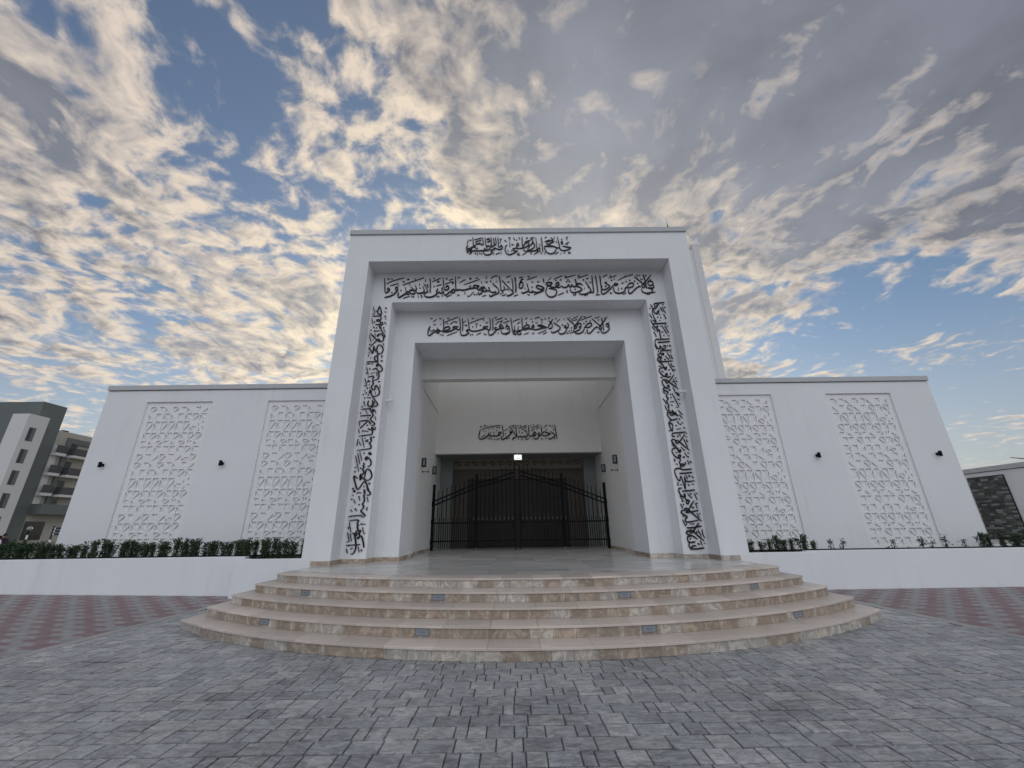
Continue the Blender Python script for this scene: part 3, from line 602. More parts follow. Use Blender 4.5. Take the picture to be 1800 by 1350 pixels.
STROKES = {   # half-centimetre units on the wall: x, z
    'title': '''m311,2214 340,2205 369,2198 338,2177 309,2176 294,2186 288,2222 278,2295
m288,2199 272,2199 254,2209 225,2219 204,2229 202,2249 227,2262 251,2254 226,2239 209,2229
m249,2209 203,2213 184,2210 190,2174 211,2151 238,2151 260,2173 267,2202
t361,2247 328,2228
t348,2251 346,2220
t340,2294 346,2284 355,2297
t347,2284 345,2264
d309,2271
m305,2236 302,2247 312,2251 313,2236 303,2228
t258,2298 246,2269 233,2290
t222,2269 183,2253
d268,2250
t202,2296 187,2286
d321,2156
t366,2154 347,2153 359,2167
t281,2163 253,2144
t297,2157 296,2144
t187,2165 179,2145
m162,2293 167,2230 170,2162
m124,2293 128,2230 129,2185 142,2168 151,2188 143,2201 132,2185 110,2175 78,2172 62,2182 79,2218 104,2241 114,2224 106,2201 78,2182 51,2170 33,2186
m25,2298 26,2238 28,2199
m28,2199 42,2232 66,2248 74,2231 52,2209 28,2199 3,2196
m3,2196 -13,2200 -15,2226 -4,2242 1,2226 -10,2213
m-13,2200 -34,2197 -42,2187 -24,2174 -10,2177 -29,2161 -62,2145 -83,2152 -96,2181 -93,2214 -82,2227
t114,2294 69,2254
t100,2294 84,2283
t54,2291 60,2281 68,2292
t42,2251 75,2267
d102,2256
t150,2240 152,2211
t105,2274 93,2244
t1,2295 10,2275
t-36,2295 -25,2269
d-13,2269
t-71,2296 -63,2286 -56,2296
t-63,2286 -68,2266
t-101,2270 -85,2256
t-64,2256 -61,2207
t-50,2236 -42,2226 -35,2236
t-78,2187 -73,2168
t-51,2187 -51,2171
t3,2161 -11,2145 10,2141
t54,2163 24,2141
t83,2163 90,2146
t134,2168 104,2143
t155,2165 160,2146
d128,2159
m-147,2297 -144,2241 -142,2208
m-139,2205 -120,2224 -115,2204 -131,2188 -147,2192 -169,2202 -179,2195
m-169,2185 -185,2189 -198,2179 -185,2169 -201,2150 -227,2144 -246,2157 -246,2183 -238,2203
m-197,2298 -193,2241 -195,2209
m-181,2293 -174,2234 -190,2215 -201,2235
m-166,2295 -160,2241 -174,2225
m-239,2298 -233,2235 -222,2189 -238,2183 -254,2180
m-244,2203 -222,2183 -201,2202 -212,2222 -233,2216
m-244,2183 -276,2180 -308,2181 -329,2178 -345,2172 -329,2191
m-326,2299 -319,2217 -303,2216
m-257,2295 -252,2235 -266,2236 -277,2246 -287,2236 -298,2246 -306,2230
m-306,2230 -330,2210 -351,2201 -367,2191 -370,2208 -360,2230
m-330,2201 -353,2185 -361,2165 -370,2198
t-315,2276 -261,2292
t-309,2259 -263,2272
m-228,2275 -212,2284 -204,2264 -223,2255
t-133,2283 -128,2273 -120,2285
t-128,2273 -131,2240
t-358,2276 -368,2237
t-350,2276 -343,2270 -337,2277
d-275,2158
d-262,2156
t-329,2165 -350,2152
t-310,2165 -305,2155 -300,2164
t-163,2149 -134,2162
t-174,2166 -179,2147
t-123,2172 -126,2149
t-289,2164 -294,2145
t-305,2194 -287,2206''',
    'verse_upper': '''m931,1981 940,2006 965,2002 968,1981 948,1970 933,1977
m968,1981 970,1952 939,1949 927,1952 956,1938 953,1916 915,1906 886,1917 880,1946
d917,1899
d931,1899
t952,1906 978,1916
d954,2018
m840,2048 867,2018 900,1981 907,1963 893,1953 886,1971 904,1989 936,2025 963,2061
m907,2065 915,2003 919,1945
d862,2055
t879,2062 884,2051
d925,2054
t884,2029 889,2019 898,2029
d858,1989
d838,2008
m875,1957 867,1964 840,1946 805,1911 787,1908 787,1940
m774,1958 802,1990 827,1990 824,1968 798,1954 767,1954 758,1926 725,1909 692,1913 679,1938 684,1959
d804,2015
d776,2005
t744,1998 751,1989 758,1998
t772,2056 781,2048
t718,2016 771,2045 833,2066
t717,1959 712,1927
d739,1948
t769,1912 740,1899
m718,1980 700,1991 687,1981 701,1973 715,1988
m687,1981 655,1945 622,1914 599,1903 589,1921 599,1971
d672,2017
t652,2036 710,2057
t667,2061 668,2046
t698,2035 691,2020
t650,1917 658,1905 666,1917
m617,2000 652,1974 644,1956 612,1939 597,1946
m590,2058 591,1986 594,1942
d630,2003
t609,2047 645,2065
t618,1974 625,1965 634,1974
m557,2059 562,2000 564,1914
t567,1921 550,1897 578,1899
m532,2059 533,1986 534,1922 515,1919 499,1915
m482,2012 493,1987 514,1943 509,1922 474,1905 437,1905 433,1927
d469,2023
t491,2041 497,2030 506,2041
t510,2007 515,1997 524,2007
t497,1969 499,1954
t472,1958 468,1944
t492,1901 464,1891
t428,2038 467,2053 505,2068
t430,2064 439,2054 447,2064
m409,2031 419,1995 444,1991
m461,1976 438,1995 418,1973 441,1959 452,1941 427,1927 395,1917 372,1928 367,1956
d391,1899
d403,1901
m406,2031 413,1995 408,1970 390,1970 381,1985 374,1967 362,1971 357,1985 343,1964 318,1964 301,1979
m300,1964 269,1965 268,1993 287,2004 289,1986 270,1975
m269,1965 238,1965 214,1980 196,1991 209,2005 240,2001 227,1983 202,1973
m202,1973 191,1926 205,1894 228,1883 260,1897 270,1929 256,1947 213,1955
d356,2025
d346,2010
d366,2010
d303,2026
d267,2022
t335,2040 412,2067
t254,2033 318,2062
t333,2062 341,2051 349,2061
t236,2048 210,2023
t278,1897 309,1914 322,1918
d344,1935
d344,1923
d403,1945
m183,1959 159,1973 134,1981 125,1966 152,1948 179,1951 151,1927 126,1924
t104,1903 176,1934
m126,1924 102,1928 93,1945
m102,1928 77,1924 65,1942
m56,2000 69,1946 65,1935 28,1918 16,1929
m-1,1990 18,2011 30,1993 23,1964 5,1961 2,1982 18,2029 31,2040
d94,1967
t133,2017 140,2007 148,2017
t59,2029 93,2043 131,2057
t64,2062 72,2052 80,2061
d98,2010
t58,1907 77,1901
t41,1964 44,1950
m177,2042 181,2002
t0,2048 31,2055
t9,2022 34,2036
m-26,2052 -23,1979 -26,1922
t-40,1894 -6,1908
m-31,2052 -21,1984 -22,1928
m-123,2029 -89,1985 -47,1932 -45,1918 -67,1902 -90,1896
m-51,2045 -44,1985 -45,1925
t-94,2052 -57,2065
t-83,2018 -77,2008 -69,2020
t-36,1895 -11,1905
m-142,2067 -135,2006 -129,1946 -115,1942 -104,1959 -112,1982
d-118,1923
d-132,1913
t-124,1897 -90,1912
t-98,1945 -84,1955 -73,1942
m-186,1990 -163,1973 -146,1946 -149,1923 -180,1907 -206,1894 -214,1911
d-186,2000
t-161,2026 -166,2010
t-204,2044 -181,2062 -155,2068
m-163,1933 -192,1927 -209,1940 -215,1970
m-209,1940 -226,1941 -237,1951 -249,1971 -266,1954 -243,1934 -232,1947
m-254,1951 -271,1921 -288,1912 -291,1935
d-218,1966
t-235,2068 -238,2041
t-241,2021 -233,2010 -226,2020
d-204,2020
t-265,1895 -234,1906
m-277,1941 -260,1951 -255,1974 -272,1968 -288,1948 -306,1965
m-283,1981 -318,1988 -329,1975 -311,1965 -289,1974
m-311,1965 -351,1962 -396,1949 -431,1953 -453,1957 -461,2064
m-436,1953 -459,1950 -473,1957 -487,1937 -469,1927 -459,1944
m-473,1950 -498,1934 -520,1912 -537,1915 -541,1945
t-398,1993 -284,2038
t-359,2049 -344,2046 -359,2039
t-313,2055 -307,2045 -299,2055
t-443,2060 -435,2051 -427,2062
t-432,2010 -387,2039
t-360,1985 -353,1977 -346,1987
d-319,1912
d-302,1912
t-443,1914 -435,1903 -426,1914
t-390,1936 -387,1913
t-370,1906 -358,1896 -325,1935
t-272,2024 -269,2001
m-550,2058 -542,1978 -533,1954 -513,1954 -505,1977 -520,1987 -528,1968
t-535,2001 -476,2024
t-531,2053 -524,2043 -517,2052
t-507,2031 -474,2047
m-484,2017 -475,2017 -481,2000
d-486,1914
t-522,1892 -491,1908
m-551,1975 -555,1951 -549,1932 -565,1925 -575,1945
m-574,1935 -588,1926 -595,1949
m-592,1939 -584,1965
m-595,1945 -591,1919 -620,1897 -654,1894 -677,1907 -679,1933
d-587,1899
d-574,1899
d-550,1905
d-611,1982
t-597,1985 -558,1998
t-627,2022 -566,2052
d-618,2049
t-593,2025 -576,2022 -590,2012
m-646,2053 -639,1992 -638,1929
m-689,2010 -671,1979 -658,1953 -662,1933 -690,1930
m-660,2003 -656,1973
d-663,1993
d-713,1970
t-674,2043 -679,2020
m-694,1986 -680,1946 -696,1930 -724,1927 -739,1941
m-751,1997 -738,1967 -748,1941
m-751,1947 -777,1954 -787,1935 -763,1921 -747,1928 -754,1954 -779,1981
m-787,1935 -804,1942 -809,1925 -786,1918
m-803,1932 -830,1912 -857,1893 -866,1906 -863,1936
t-840,1995 -787,2018 -689,2057
t-792,2008 -785,1991
t-842,2028 -834,2020 -828,2030
t-812,2048 -795,2045 -809,2038
t-758,2054 -748,2037
t-820,1981 -813,1948
t-718,2010 -717,1990
d-848,1952
d-766,1900
d-753,1900
t-723,1911 -719,1891
d-699,1907
d-695,1896
t-828,1886 -782,1905
t-871,1999 -867,1985
m-881,1946 -889,1969 -878,1982 -871,1962 -884,1949
m-871,1956 -893,1923 -925,1904 -961,1895
m-976,2057 -967,1990 -960,1940 -943,1937 -930,1960 -940,1973 -947,1953
t-952,2013 -903,2036 -833,2059
t-956,2017 -946,2003
t-930,1990 -870,2012
t-953,2053 -945,2045 -939,2055
d-921,2050
t-919,1930 -906,1940''',
    'verse_lower': '''m632,1717 642,1734 655,1732 653,1715 638,1712
m654,1717 654,1692 631,1668 609,1661 595,1674 594,1693
t634,1737 661,1746
m535,1778 560,1753 592,1718 600,1703 588,1691 580,1703 593,1723 622,1757 648,1797
m606,1787 612,1737 613,1681
d583,1768
t554,1783 595,1795
t625,1787 628,1777
m573,1703 565,1711 547,1699 518,1667 500,1660 492,1675 496,1695
m480,1717 506,1741 528,1741 529,1726 508,1709 477,1710 471,1685
m473,1710 466,1680 439,1661 412,1661 396,1679 399,1696
d521,1761
d473,1742
t486,1764 492,1755 499,1764
t457,1764 462,1772 537,1801
t477,1800 484,1791 492,1801
t566,1674 573,1663 582,1675
t478,1668 481,1656
m423,1718 431,1740 451,1739 452,1722 433,1710
m452,1725 441,1695 418,1681 400,1671
m352,1788 375,1760 408,1725 418,1708 406,1701 398,1711 413,1730 437,1765 466,1802
t385,1775 435,1802
t388,1760 429,1777
t385,1778 388,1765
t368,1795 374,1784
t364,1662 400,1676
m352,1748 360,1731 356,1711
m359,1711 341,1706 328,1714 337,1726 345,1711
m348,1711 334,1672 312,1658 290,1661 284,1678
t309,1729 320,1734 311,1724
d363,1679
d377,1686
d380,1706
t345,1670 350,1658 357,1669
m251,1750 272,1734 297,1712 292,1695 265,1676 238,1669 230,1683
t265,1777 277,1792
t273,1752 301,1781
m216,1767 233,1750 241,1727 235,1708 218,1703 212,1720 228,1747 248,1780
t210,1782 228,1792
d190,1783
t328,1786 331,1771
m203,1713 183,1713 157,1719 131,1729
m131,1729 157,1731 192,1716
m205,1713 165,1706 134,1697 108,1695 95,1702
m95,1702 93,1720 100,1732 109,1722 99,1710
m97,1700 73,1703 55,1700 33,1693
m19,1795 21,1740 22,1701
m25,1703 43,1728 65,1735 73,1722 60,1710 29,1701
m29,1698 7,1691 -11,1682 -20,1670 -3,1657 11,1664 4,1679 -11,1689 -6,1726
m-11,1679 -28,1682 -37,1689 -46,1667 -24,1655
d52,1752
d97,1759
t121,1755 126,1746 133,1756
d88,1782
t115,1784 138,1796 151,1793
t159,1783 166,1776 173,1783
t166,1776 166,1738
t133,1663 197,1691
t168,1657 199,1674
t94,1671 100,1661 107,1671
t32,1657 68,1671
t42,1780 60,1794
t-45,1766 4,1785
t-45,1766 -42,1756
t-18,1743 6,1760
t-32,1736 -35,1702
d-35,1697
m-62,1795 -54,1719 -46,1677 -22,1656
m-100,1706 -96,1725 -79,1724 -75,1710 -92,1699
m-75,1710 -71,1682 -96,1667 -121,1665 -133,1681 -133,1693
m-148,1721 -137,1742 -121,1725 -116,1711 -137,1707 -146,1721 -129,1720
m-141,1709 -162,1698 -179,1705 -175,1716 -164,1712
m-164,1702 -183,1675 -203,1657 -220,1657 -226,1675 -224,1698
m-196,1792 -193,1740 -193,1691
t-175,1775 -120,1796
t-166,1756 -120,1772
t-120,1751 -70,1771
t-183,1801 -175,1792 -166,1803
t-105,1791 -98,1781 -91,1791
t-133,1753 -124,1774
t-175,1751 -170,1741 -162,1753
t-100,1748 -92,1738 -85,1748
t-104,1653 -71,1671
t-156,1674 -154,1663
m-217,1797 -212,1740 -214,1703 -229,1698 -241,1710
m-227,1726 -254,1724 -264,1717 -249,1708 -233,1712
m-249,1708 -282,1697 -324,1688 -353,1693 -366,1710 -377,1794
m-361,1700 -378,1700 -386,1689 -369,1679 -377,1666 -402,1655 -422,1659 -429,1678 -428,1696
m-419,1795 -413,1743 -415,1689
d-356,1661
d-342,1661
t-358,1751 -354,1758 -259,1797
t-351,1799 -342,1788 -334,1798
t-311,1793 -305,1784
t-265,1788 -260,1774
t-321,1753 -313,1746 -305,1753
t-313,1746 -315,1714
d-341,1723
d-285,1736
t-248,1764 -239,1750 -231,1765
t-400,1766 -392,1778
t-415,1755 -402,1766
d-395,1738
d-387,1735
t-313,1658 -278,1676
t-257,1676 -253,1659 -239,1662
m-439,1800 -433,1752 -432,1710 -442,1701 -457,1706
m-445,1725 -470,1727 -486,1720 -469,1709 -453,1713
m-469,1709 -494,1695 -522,1686 -551,1686 -572,1694
m-559,1792 -554,1745 -552,1703
m-560,1689 -544,1717 -520,1728 -507,1718 -519,1702 -552,1693
m-572,1694 -589,1703 -599,1722
m-594,1706 -609,1690 -592,1675 -584,1687 -602,1696
m-602,1696 -622,1685 -645,1662 -659,1658 -665,1676 -660,1713 -649,1732
t-649,1688 -619,1706
d-623,1704
d-569,1662
d-555,1662
t-527,1654 -452,1687
t-544,1766 -448,1807
t-547,1766 -538,1756
d-526,1754
t-508,1746 -484,1765 -472,1769
t-469,1769 -463,1758 -456,1769
t-653,1803 -646,1792 -639,1801
t-588,1799 -580,1791 -574,1799
t-529,1801 -522,1790 -515,1802
t-632,1769 -618,1781 -611,1793
t-627,1751 -620,1741 -612,1751
t-579,1754 -577,1743
t-656,1709 -649,1702''',
    'welcome': '''m361,1292 370,1218 378,1150
m315,1226 342,1206 361,1188 350,1173 319,1153 300,1151 293,1169
d349,1243
m319,1201 292,1209 258,1222 243,1209
m317,1201 281,1186 252,1182 235,1197 226,1286
m235,1197 212,1185 193,1192 198,1210 213,1205 210,1190
m212,1190 192,1162 172,1150 155,1158 153,1178
d280,1242
m168,1185 176,1205 164,1221 151,1211 143,1191 163,1185 159,1208
m146,1186 118,1181 106,1191 104,1290
t330,1264 346,1289
t306,1287 313,1279 321,1291
t250,1265 281,1282
d278,1288
t211,1278 185,1248
t126,1259 211,1296
t125,1231 145,1241 165,1256
d185,1266
t124,1292 129,1277
d151,1292
t137,1156 139,1146
t221,1157 240,1144
t266,1161 280,1154
d356,1153
m75,1242 85,1212 91,1186 74,1177 59,1187
m64,1177 49,1172 42,1187
m44,1174 24,1175 20,1190
m24,1175 -5,1178 -15,1193
m-23,1292 -19,1233 -15,1190 -35,1168 -60,1158
m-90,1282 -63,1249 -29,1203 -20,1183
d75,1164
t68,1144 110,1159
t-1,1256 89,1293
d-1,1286
d24,1287
t31,1243 81,1272
d76,1270
t11,1240 13,1210
d40,1215
d65,1237
t-73,1282 -33,1294
t-53,1279 -38,1259
d2,1155
d36,1150
d-50,1148
m-69,1209 -59,1219 -66,1226 -81,1216 -69,1206
m-69,1206 -104,1179 -134,1157 -153,1150 -163,1165 -153,1185
t-119,1154 -79,1171
d-123,1207
t-116,1255 -108,1247 -101,1256
d-81,1234
d-128,1240
m-154,1293 -148,1235 -141,1179
m-173,1202 -165,1220 -180,1223 -193,1205 -173,1197
m-180,1197 -212,1185 -232,1191 -237,1203
m-227,1188 -252,1186 -267,1191 -277,1232
m-264,1191 -281,1186 -292,1222
m-289,1217 -296,1191 -326,1167 -355,1157 -377,1163 -383,1188 -376,1228 -369,1253
t-349,1258 -267,1280 -170,1294
t-349,1258 -344,1237
d-324,1230
t-360,1177 -331,1192 -316,1202
d-247,1262
d-238,1223
d-212,1243
t-372,1286 -363,1276 -354,1287
d-332,1291
d-319,1292
t-297,1293 -297,1283
t-267,1297 -265,1290
t-287,1257 -284,1242
d-286,1160
d-272,1160
t-215,1148 -173,1162
d-232,1153
t-257,1168 -254,1151
d-183,1271
t-197,1233 -195,1220
d-205,1271''',
    'left_column': '''m-988,1827 -994,1802 -997,1778 -992,1765 -976,1761 -969,1768 -976,1794 -988,1827
m-969,1768 -972,1751 -985,1747 -1031,1745
m-975,1747 -969,1736 -969,1718 -975,1709
m-975,1709 -982,1717 -994,1717 -998,1709 -988,1705 -978,1709
m-975,1709 -970,1694 -960,1697 -953,1689 -956,1676 -967,1678 -971,1690
m-969,1682 -982,1679 -1004,1679
m-976,1675 -971,1656 -960,1644 -965,1659
m-962,1665 -964,1648 -949,1622 -930,1595 -930,1581 -940,1579
m-982,1600 -974,1603 -971,1592 -979,1589 -984,1596
m-974,1603 -958,1607 -945,1596 -936,1573 -938,1555 -949,1548 -962,1548 -978,1559
m-1032,1613 -1006,1587 -982,1563 -971,1568 -962,1559 -966,1550 -978,1559 -1000,1534 -1021,1510
m-956,1524 -937,1507 -931,1486 -937,1464 -953,1457 -966,1459
m-956,1524 -969,1519 -972,1501 -976,1486 -968,1472 -964,1450 -960,1414 -955,1383
m-1030,1500 -1011,1479 -999,1460 -997,1490 -997,1515
m-997,1515 -986,1486 -971,1472
m-1030,1500 -1020,1503
m-962,1436 -974,1441 -983,1433 -980,1415 -964,1400
m-957,1398 -986,1399 -1032,1398
t-1032,1822 -1014,1761
d-1008,1786
t-1033,1761 -1022,1761
t-948,1815 -938,1809 -946,1803
t-951,1780 -935,1776
t-945,1751 -940,1735 -930,1716
t-945,1739 -936,1747
t-1032,1727 -1019,1679
d-1011,1700
d-939,1694
t-934,1689 -926,1680
d-1013,1660
d-991,1654
t-1008,1656 -1002,1649
t-1009,1630 -970,1629
t-1006,1636 -1003,1622
d-943,1655
t-944,1648 -927,1618
d-1029,1636
t-1000,1613 -993,1589
t-1035,1597 -1018,1541
t-1011,1560 -1001,1559
t-1031,1525 -1020,1529
t-1028,1469 -1016,1462
d-1025,1444
t-1012,1429 -1004,1426
d-935,1443
d-934,1432
t-937,1540 -929,1516
t-941,1404 -929,1407 -926,1398
t-1030,1384 -1009,1385
d-994,1383
m-966,1370 -960,1381 -954,1372 -961,1364 -966,1370
m-954,1381 -936,1369 -923,1347 -925,1333 -942,1326
m-990,1341 -971,1350 -957,1344 -944,1319 -940,1293 -946,1274 -966,1267
m-1013,1287 -985,1296 -975,1290 -977,1280
m-977,1280 -979,1269 -972,1262 -978,1255 -971,1240 -981,1226 -980,1212 -965,1200 -956,1205 -959,1219 -952,1230 -937,1212 -926,1187 -929,1166 -944,1156 -962,1156
m-993,1185 -985,1197 -980,1184 -988,1178 -993,1185
m-981,1191 -975,1167 -952,1132 -931,1104 -931,1091 -944,1086 -954,1089
m-989,1126 -993,1105 -985,1088 -967,1091 -961,1112 -968,1129
m-961,1108 -960,1088 -975,1073 -1030,1068
m-978,1073 -967,1056 -953,1066 -950,1054 -962,1047 -967,1057
m-962,1047 -953,1034 -953,1020 -965,1007 -956,990 -936,975 -938,964 -956,959
m-1032,1023 -996,1026 -964,1027
m-1036,988 -992,994 -972,987 -960,967
m-983,987 -1005,963 -1026,942
t-1036,985 -1028,958
t-1032,1384 -1010,1384
d-995,1383
t-1010,1354 -1003,1349 -1009,1343
t-1029,1362 -1011,1305
t-1029,1316 -1020,1318
d-991,1316
t-980,1321 -968,1318
t-959,1324 -952,1294
t-1032,1282 -1011,1223
d-1004,1264
d-1010,1257
d-998,1257
t-944,1254 -928,1258
t-1002,1234 -994,1235
t-1030,1227 -1018,1227
d-1008,1211
t-995,1216 -993,1209
t-931,1236 -922,1208
t-1026,1195 -1019,1192
t-1017,1185 -1008,1178 -1015,1173
d-1028,1168
d-996,1164
t-956,1189 -947,1167
d-1017,1143
t-1004,1147 -976,1144
t-1022,1119 -1016,1105 -1007,1088
t-1022,1119 -1012,1117
d-1027,1085
t-957,1122 -948,1098
d-999,1054
t-993,1048 -984,1037
d-1032,1043
t-988,1011 -976,1009
t-943,1065 -934,1040
t-939,1022 -930,995
d-981,961
m-972,945 -968,935 -952,937 -950,947 -942,945 -943,935 -952,935
m-952,935 -944,922 -946,904 -961,901 -1027,892
m-954,890 -946,880 -952,874 -945,867 -947,854 -956,848 -944,832 -943,816 -955,812 -1027,803
m-973,749 -965,762 -957,757 -962,744 -971,749
m-957,761 -938,744 -931,722 -937,707 -952,704
m-980,726 -972,717 -978,708 -970,698 -979,689 -970,671 -975,656 -983,647
m-985,662 -990,644 -986,623 -983,638 -991,647 -979,650
m-980,644 -966,629 -943,621 -926,628 -919,649 -928,673 -944,687 -956,683 -960,662 -961,632
m-1003,632 -1023,647 -1026,638 -1011,596 -998,570 -987,572 -974,596 -958,615 -948,604 -935,575 -921,552
t-1034,938 -1024,912
t-1007,928 -970,922
t-1009,931 -1004,918
t-932,955 -925,933
d-934,933
t-938,891 -933,885 -937,880
t-933,886 -925,886
t-1006,886 -984,820
t-991,879 -981,877
d-979,861
d-970,867
d-969,858
t-1028,875 -1030,849 -1031,830
t-1020,859 -1007,833
t-1009,795 -989,739
t-1021,786 -999,717
t-1032,772 -1001,673
t-985,790 -978,785 -984,781
m-954,791 -948,779 -937,777 -945,791
t-996,697 -988,693 -995,690
t-1030,698 -1018,699
t-1028,678 -1020,673 -1027,669
t-936,607 -924,601 -932,597
t-965,585 -955,585
d-1025,573
d-1016,561
m-942,584 -933,563 -917,547 -920,535 -939,534
m-960,568 -950,560 -957,554 -948,545 -955,532 -948,514 -950,493 -957,484 -948,469 -951,457 -962,445 -950,433 -936,420 -941,411 -957,411
m-1031,413 -988,418 -951,419
m-1026,389 -1004,393 -976,394 -969,387 -975,375 -968,363 -973,355 -967,340 -977,326 -967,317 -959,323
m-962,329 -957,337 -950,331 -956,323 -961,327
m-957,323 -954,306 -958,292 -965,296 -955,303
m-1001,318 -992,321 -982,315 -969,305
m-985,315 -976,289 -969,261 -969,233 -979,213 -994,211
m-954,306 -941,303 -929,274 -921,242
m-1025,256 -987,258 -945,260
t-1022,382 -1005,325
t-1028,356 -1020,351 -1026,346
t-1026,327 -1008,275
t-1010,321 -996,277
t-1024,274 -1015,277
t-957,372 -927,370
t-954,376 -950,365
t-941,354 -935,331 -924,315
t-955,249 -945,218
t-939,235 -931,228 -938,225
t-1000,236 -985,241
t-1021,239 -1017,228 -1010,214
t-1000,544 -985,550 -970,546
d-1022,572
m-1023,555 -1016,561 -1009,556 -1017,552
t-1026,535 -1014,533
d-1024,511
t-1013,512 -998,485
t-986,528 -973,502
t-987,528 -976,525
d-977,480
t-1019,471 -1015,470
t-1025,454 -1011,440
t-998,458 -984,444
d-997,456
d-928,461
d-928,451
t-933,523 -924,493''',
    'right_column': '''m1030,1830 986,1824 958,1821 953,1811 960,1795 973,1793 978,1804 968,1807
m928,1815 939,1782 934,1756 937,1718 950,1673 927,1691
m939,1782 953,1781 964,1775
m942,1778 951,1744 968,1740 979,1750 972,1758 964,1748
m1020,1665 977,1662 926,1660
m912,1693 923,1660 939,1630 952,1630 957,1641 945,1639
m947,1630 947,1600 957,1615 947,1615
m953,1611 966,1607 961,1592 966,1585 961,1570 967,1562 961,1550 973,1540 1024,1543
m939,1517 974,1518 1022,1523
m962,1533 940,1541 924,1533 920,1512 926,1486 940,1468 949,1471 949,1493 963,1469 984,1474 986,1491 973,1491 968,1482
m1023,1459 988,1456 955,1455 947,1446 951,1428 963,1422 968,1433 955,1435
m949,1439 928,1428 930,1417 951,1403 939,1391 944,1378 963,1374 1021,1379
m952,1399 934,1403 920,1396 924,1378 947,1357
t914,1784 925,1782
t910,1741 925,1702
t915,1642 934,1604
t919,1597 931,1581 934,1557
t980,1814 989,1810
t1008,1808 1025,1818
t992,1791 1007,1751
t1004,1794 1026,1740
t1020,1796 1024,1786 1031,1790
t979,1773 983,1765 988,1767
d965,1711
t978,1731 989,1732
d985,1707
t972,1686 982,1684
t1008,1736 1022,1701
d1018,1701
t985,1644 1011,1579
t1003,1644 1025,1586
t974,1643 983,1641
t1008,1652 1018,1652
t1016,1637 1026,1636
t977,1601 982,1592 988,1599
d988,1569
t1014,1569 1025,1563
t916,1497 926,1464
d934,1450
d999,1490
t1014,1497 1018,1485 1025,1494
t990,1445 1011,1391
t1009,1441 1021,1447
t1012,1427 1023,1391
t976,1417 989,1393
d994,1393
t966,1394 971,1387 977,1392
m919,1390 945,1357 960,1327 971,1335 968,1318 958,1320 958,1329
m955,1329 931,1328 920,1313 926,1292 943,1270 959,1268 970,1280 964,1289 956,1280 963,1270
m961,1266 972,1262 990,1269
m1015,1281 995,1257 972,1230 959,1221 949,1234 959,1243 972,1230 994,1209 1026,1180
m959,1241 939,1245 928,1234 930,1213 943,1190 959,1186 971,1197 962,1205 954,1195
m944,1188 931,1185 929,1174 954,1160 954,1149 942,1139 944,1125 952,1113 940,1101 943,1084 950,1067 941,1060 946,1048 942,1036 951,1031
m930,1020 946,1021 963,1023
m930,1020 933,996 952,971 992,980
m954,971 937,960 929,947
m963,1036 978,1016 998,995
m989,1024 977,1011 956,1001 948,1013 959,1021 971,1013 998,999
t921,1343 940,1342
t987,1364 1016,1298
t1004,1362 1011,1341 1027,1338
d986,1313
t1014,1316 1030,1312
d991,1287
t937,1311 942,1300 949,1304
t922,1263 929,1257 936,1265
t1003,1248 1019,1199
t1014,1253 1028,1258
t992,1230 1004,1228
t1017,1237 1029,1229
t993,1193 1003,1156
m1002,1154 1015,1149 1026,1135 1010,1142
d966,1174
d972,1172
d927,1159
d934,1151
t982,1149 1013,1054
d971,1120
d971,1142
t960,1092 987,1094
t966,1074 969,1066 976,1068
t916,1115 928,1095 933,1074
t922,1069 936,1026
t1013,1112 1018,1104 1025,1107
t1016,1080 1025,1078
t991,1056 1007,1054
t1004,1036 1022,1008
d1024,1008
t1006,1005 1024,980
d1003,975
t986,964 996,942
d1004,941
d975,934
t1010,952 1024,949
m930,947 946,947 954,937 946,895
m930,947 936,921 946,895
m1029,892 991,888 949,885 940,875 943,864 959,865
m1022,879 1002,855 979,830 965,820 955,830 965,838 979,830 1004,804 1034,775
m962,840 940,846 931,837 940,821 955,795 964,776 979,779 976,766 965,767 966,776
m970,789 945,791 928,783 925,767 937,742 957,729 973,738 971,748 959,743 964,732
m964,732 969,717 960,704 965,692 982,692 986,683 971,680 963,689
m963,689 961,674 965,661 980,658 1030,662
m949,637 983,637 1028,641
m963,664 938,666 924,656 924,632 932,604 945,589
m945,589 955,619 963,586 971,543 975,580 977,616 982,592 996,587 1034,592
d976,934
t973,911 1005,914
t1021,925 1024,915 1031,918
t923,902 930,903 935,897
d976,868
d975,862
t987,878 991,862
t1029,886 1034,882
t1024,861 1032,860
t1026,844 1028,829 1035,834
t1008,849 1026,794
t930,821 942,797
t984,798 999,777
d1001,777
t1017,761 1032,758
t1000,763 1014,735
d1019,735
d989,733
d995,735
t946,767 951,760 957,764
d933,722
d933,712
t935,694 950,691
t1010,716 1019,688
t1026,711 1029,700 1035,705
d996,699
d996,692
t986,628 994,600
d1004,621
d1008,618
t1019,620 1032,606
d931,579
d930,568
t942,571 955,568
t991,572 995,563 1001,568
t1014,572 1026,569
m951,549 936,548 929,536 936,512 952,497 964,503 961,515 956,507 960,497
m949,531 992,534 1027,538
m960,497 965,482 983,476 972,459 964,462 967,476 979,479
m1012,476 991,452 970,424 958,418 946,427 958,434 970,424 1000,394 1036,360
m1027,420 997,415 950,408
m947,424 928,418 925,408 942,395 956,385 942,372 943,361 957,356 1030,368
m1019,351 1001,332 978,304 965,297 956,306 965,312 978,304 1004,278 1032,252
m1031,334 988,326 943,325
m958,310 943,306 937,297 949,288 971,279 995,262
m971,279 947,279 938,268 942,249 963,246 981,250
m948,246 940,232 944,220 955,220 965,227 982,228
m1026,216 986,211 945,210
t931,506 946,477
t937,477 945,471 952,474
t928,461 937,431
d944,453
t979,518 995,494
d1000,494
t995,522 999,511 1006,514
t1019,519 1032,477
t1029,520 1040,515
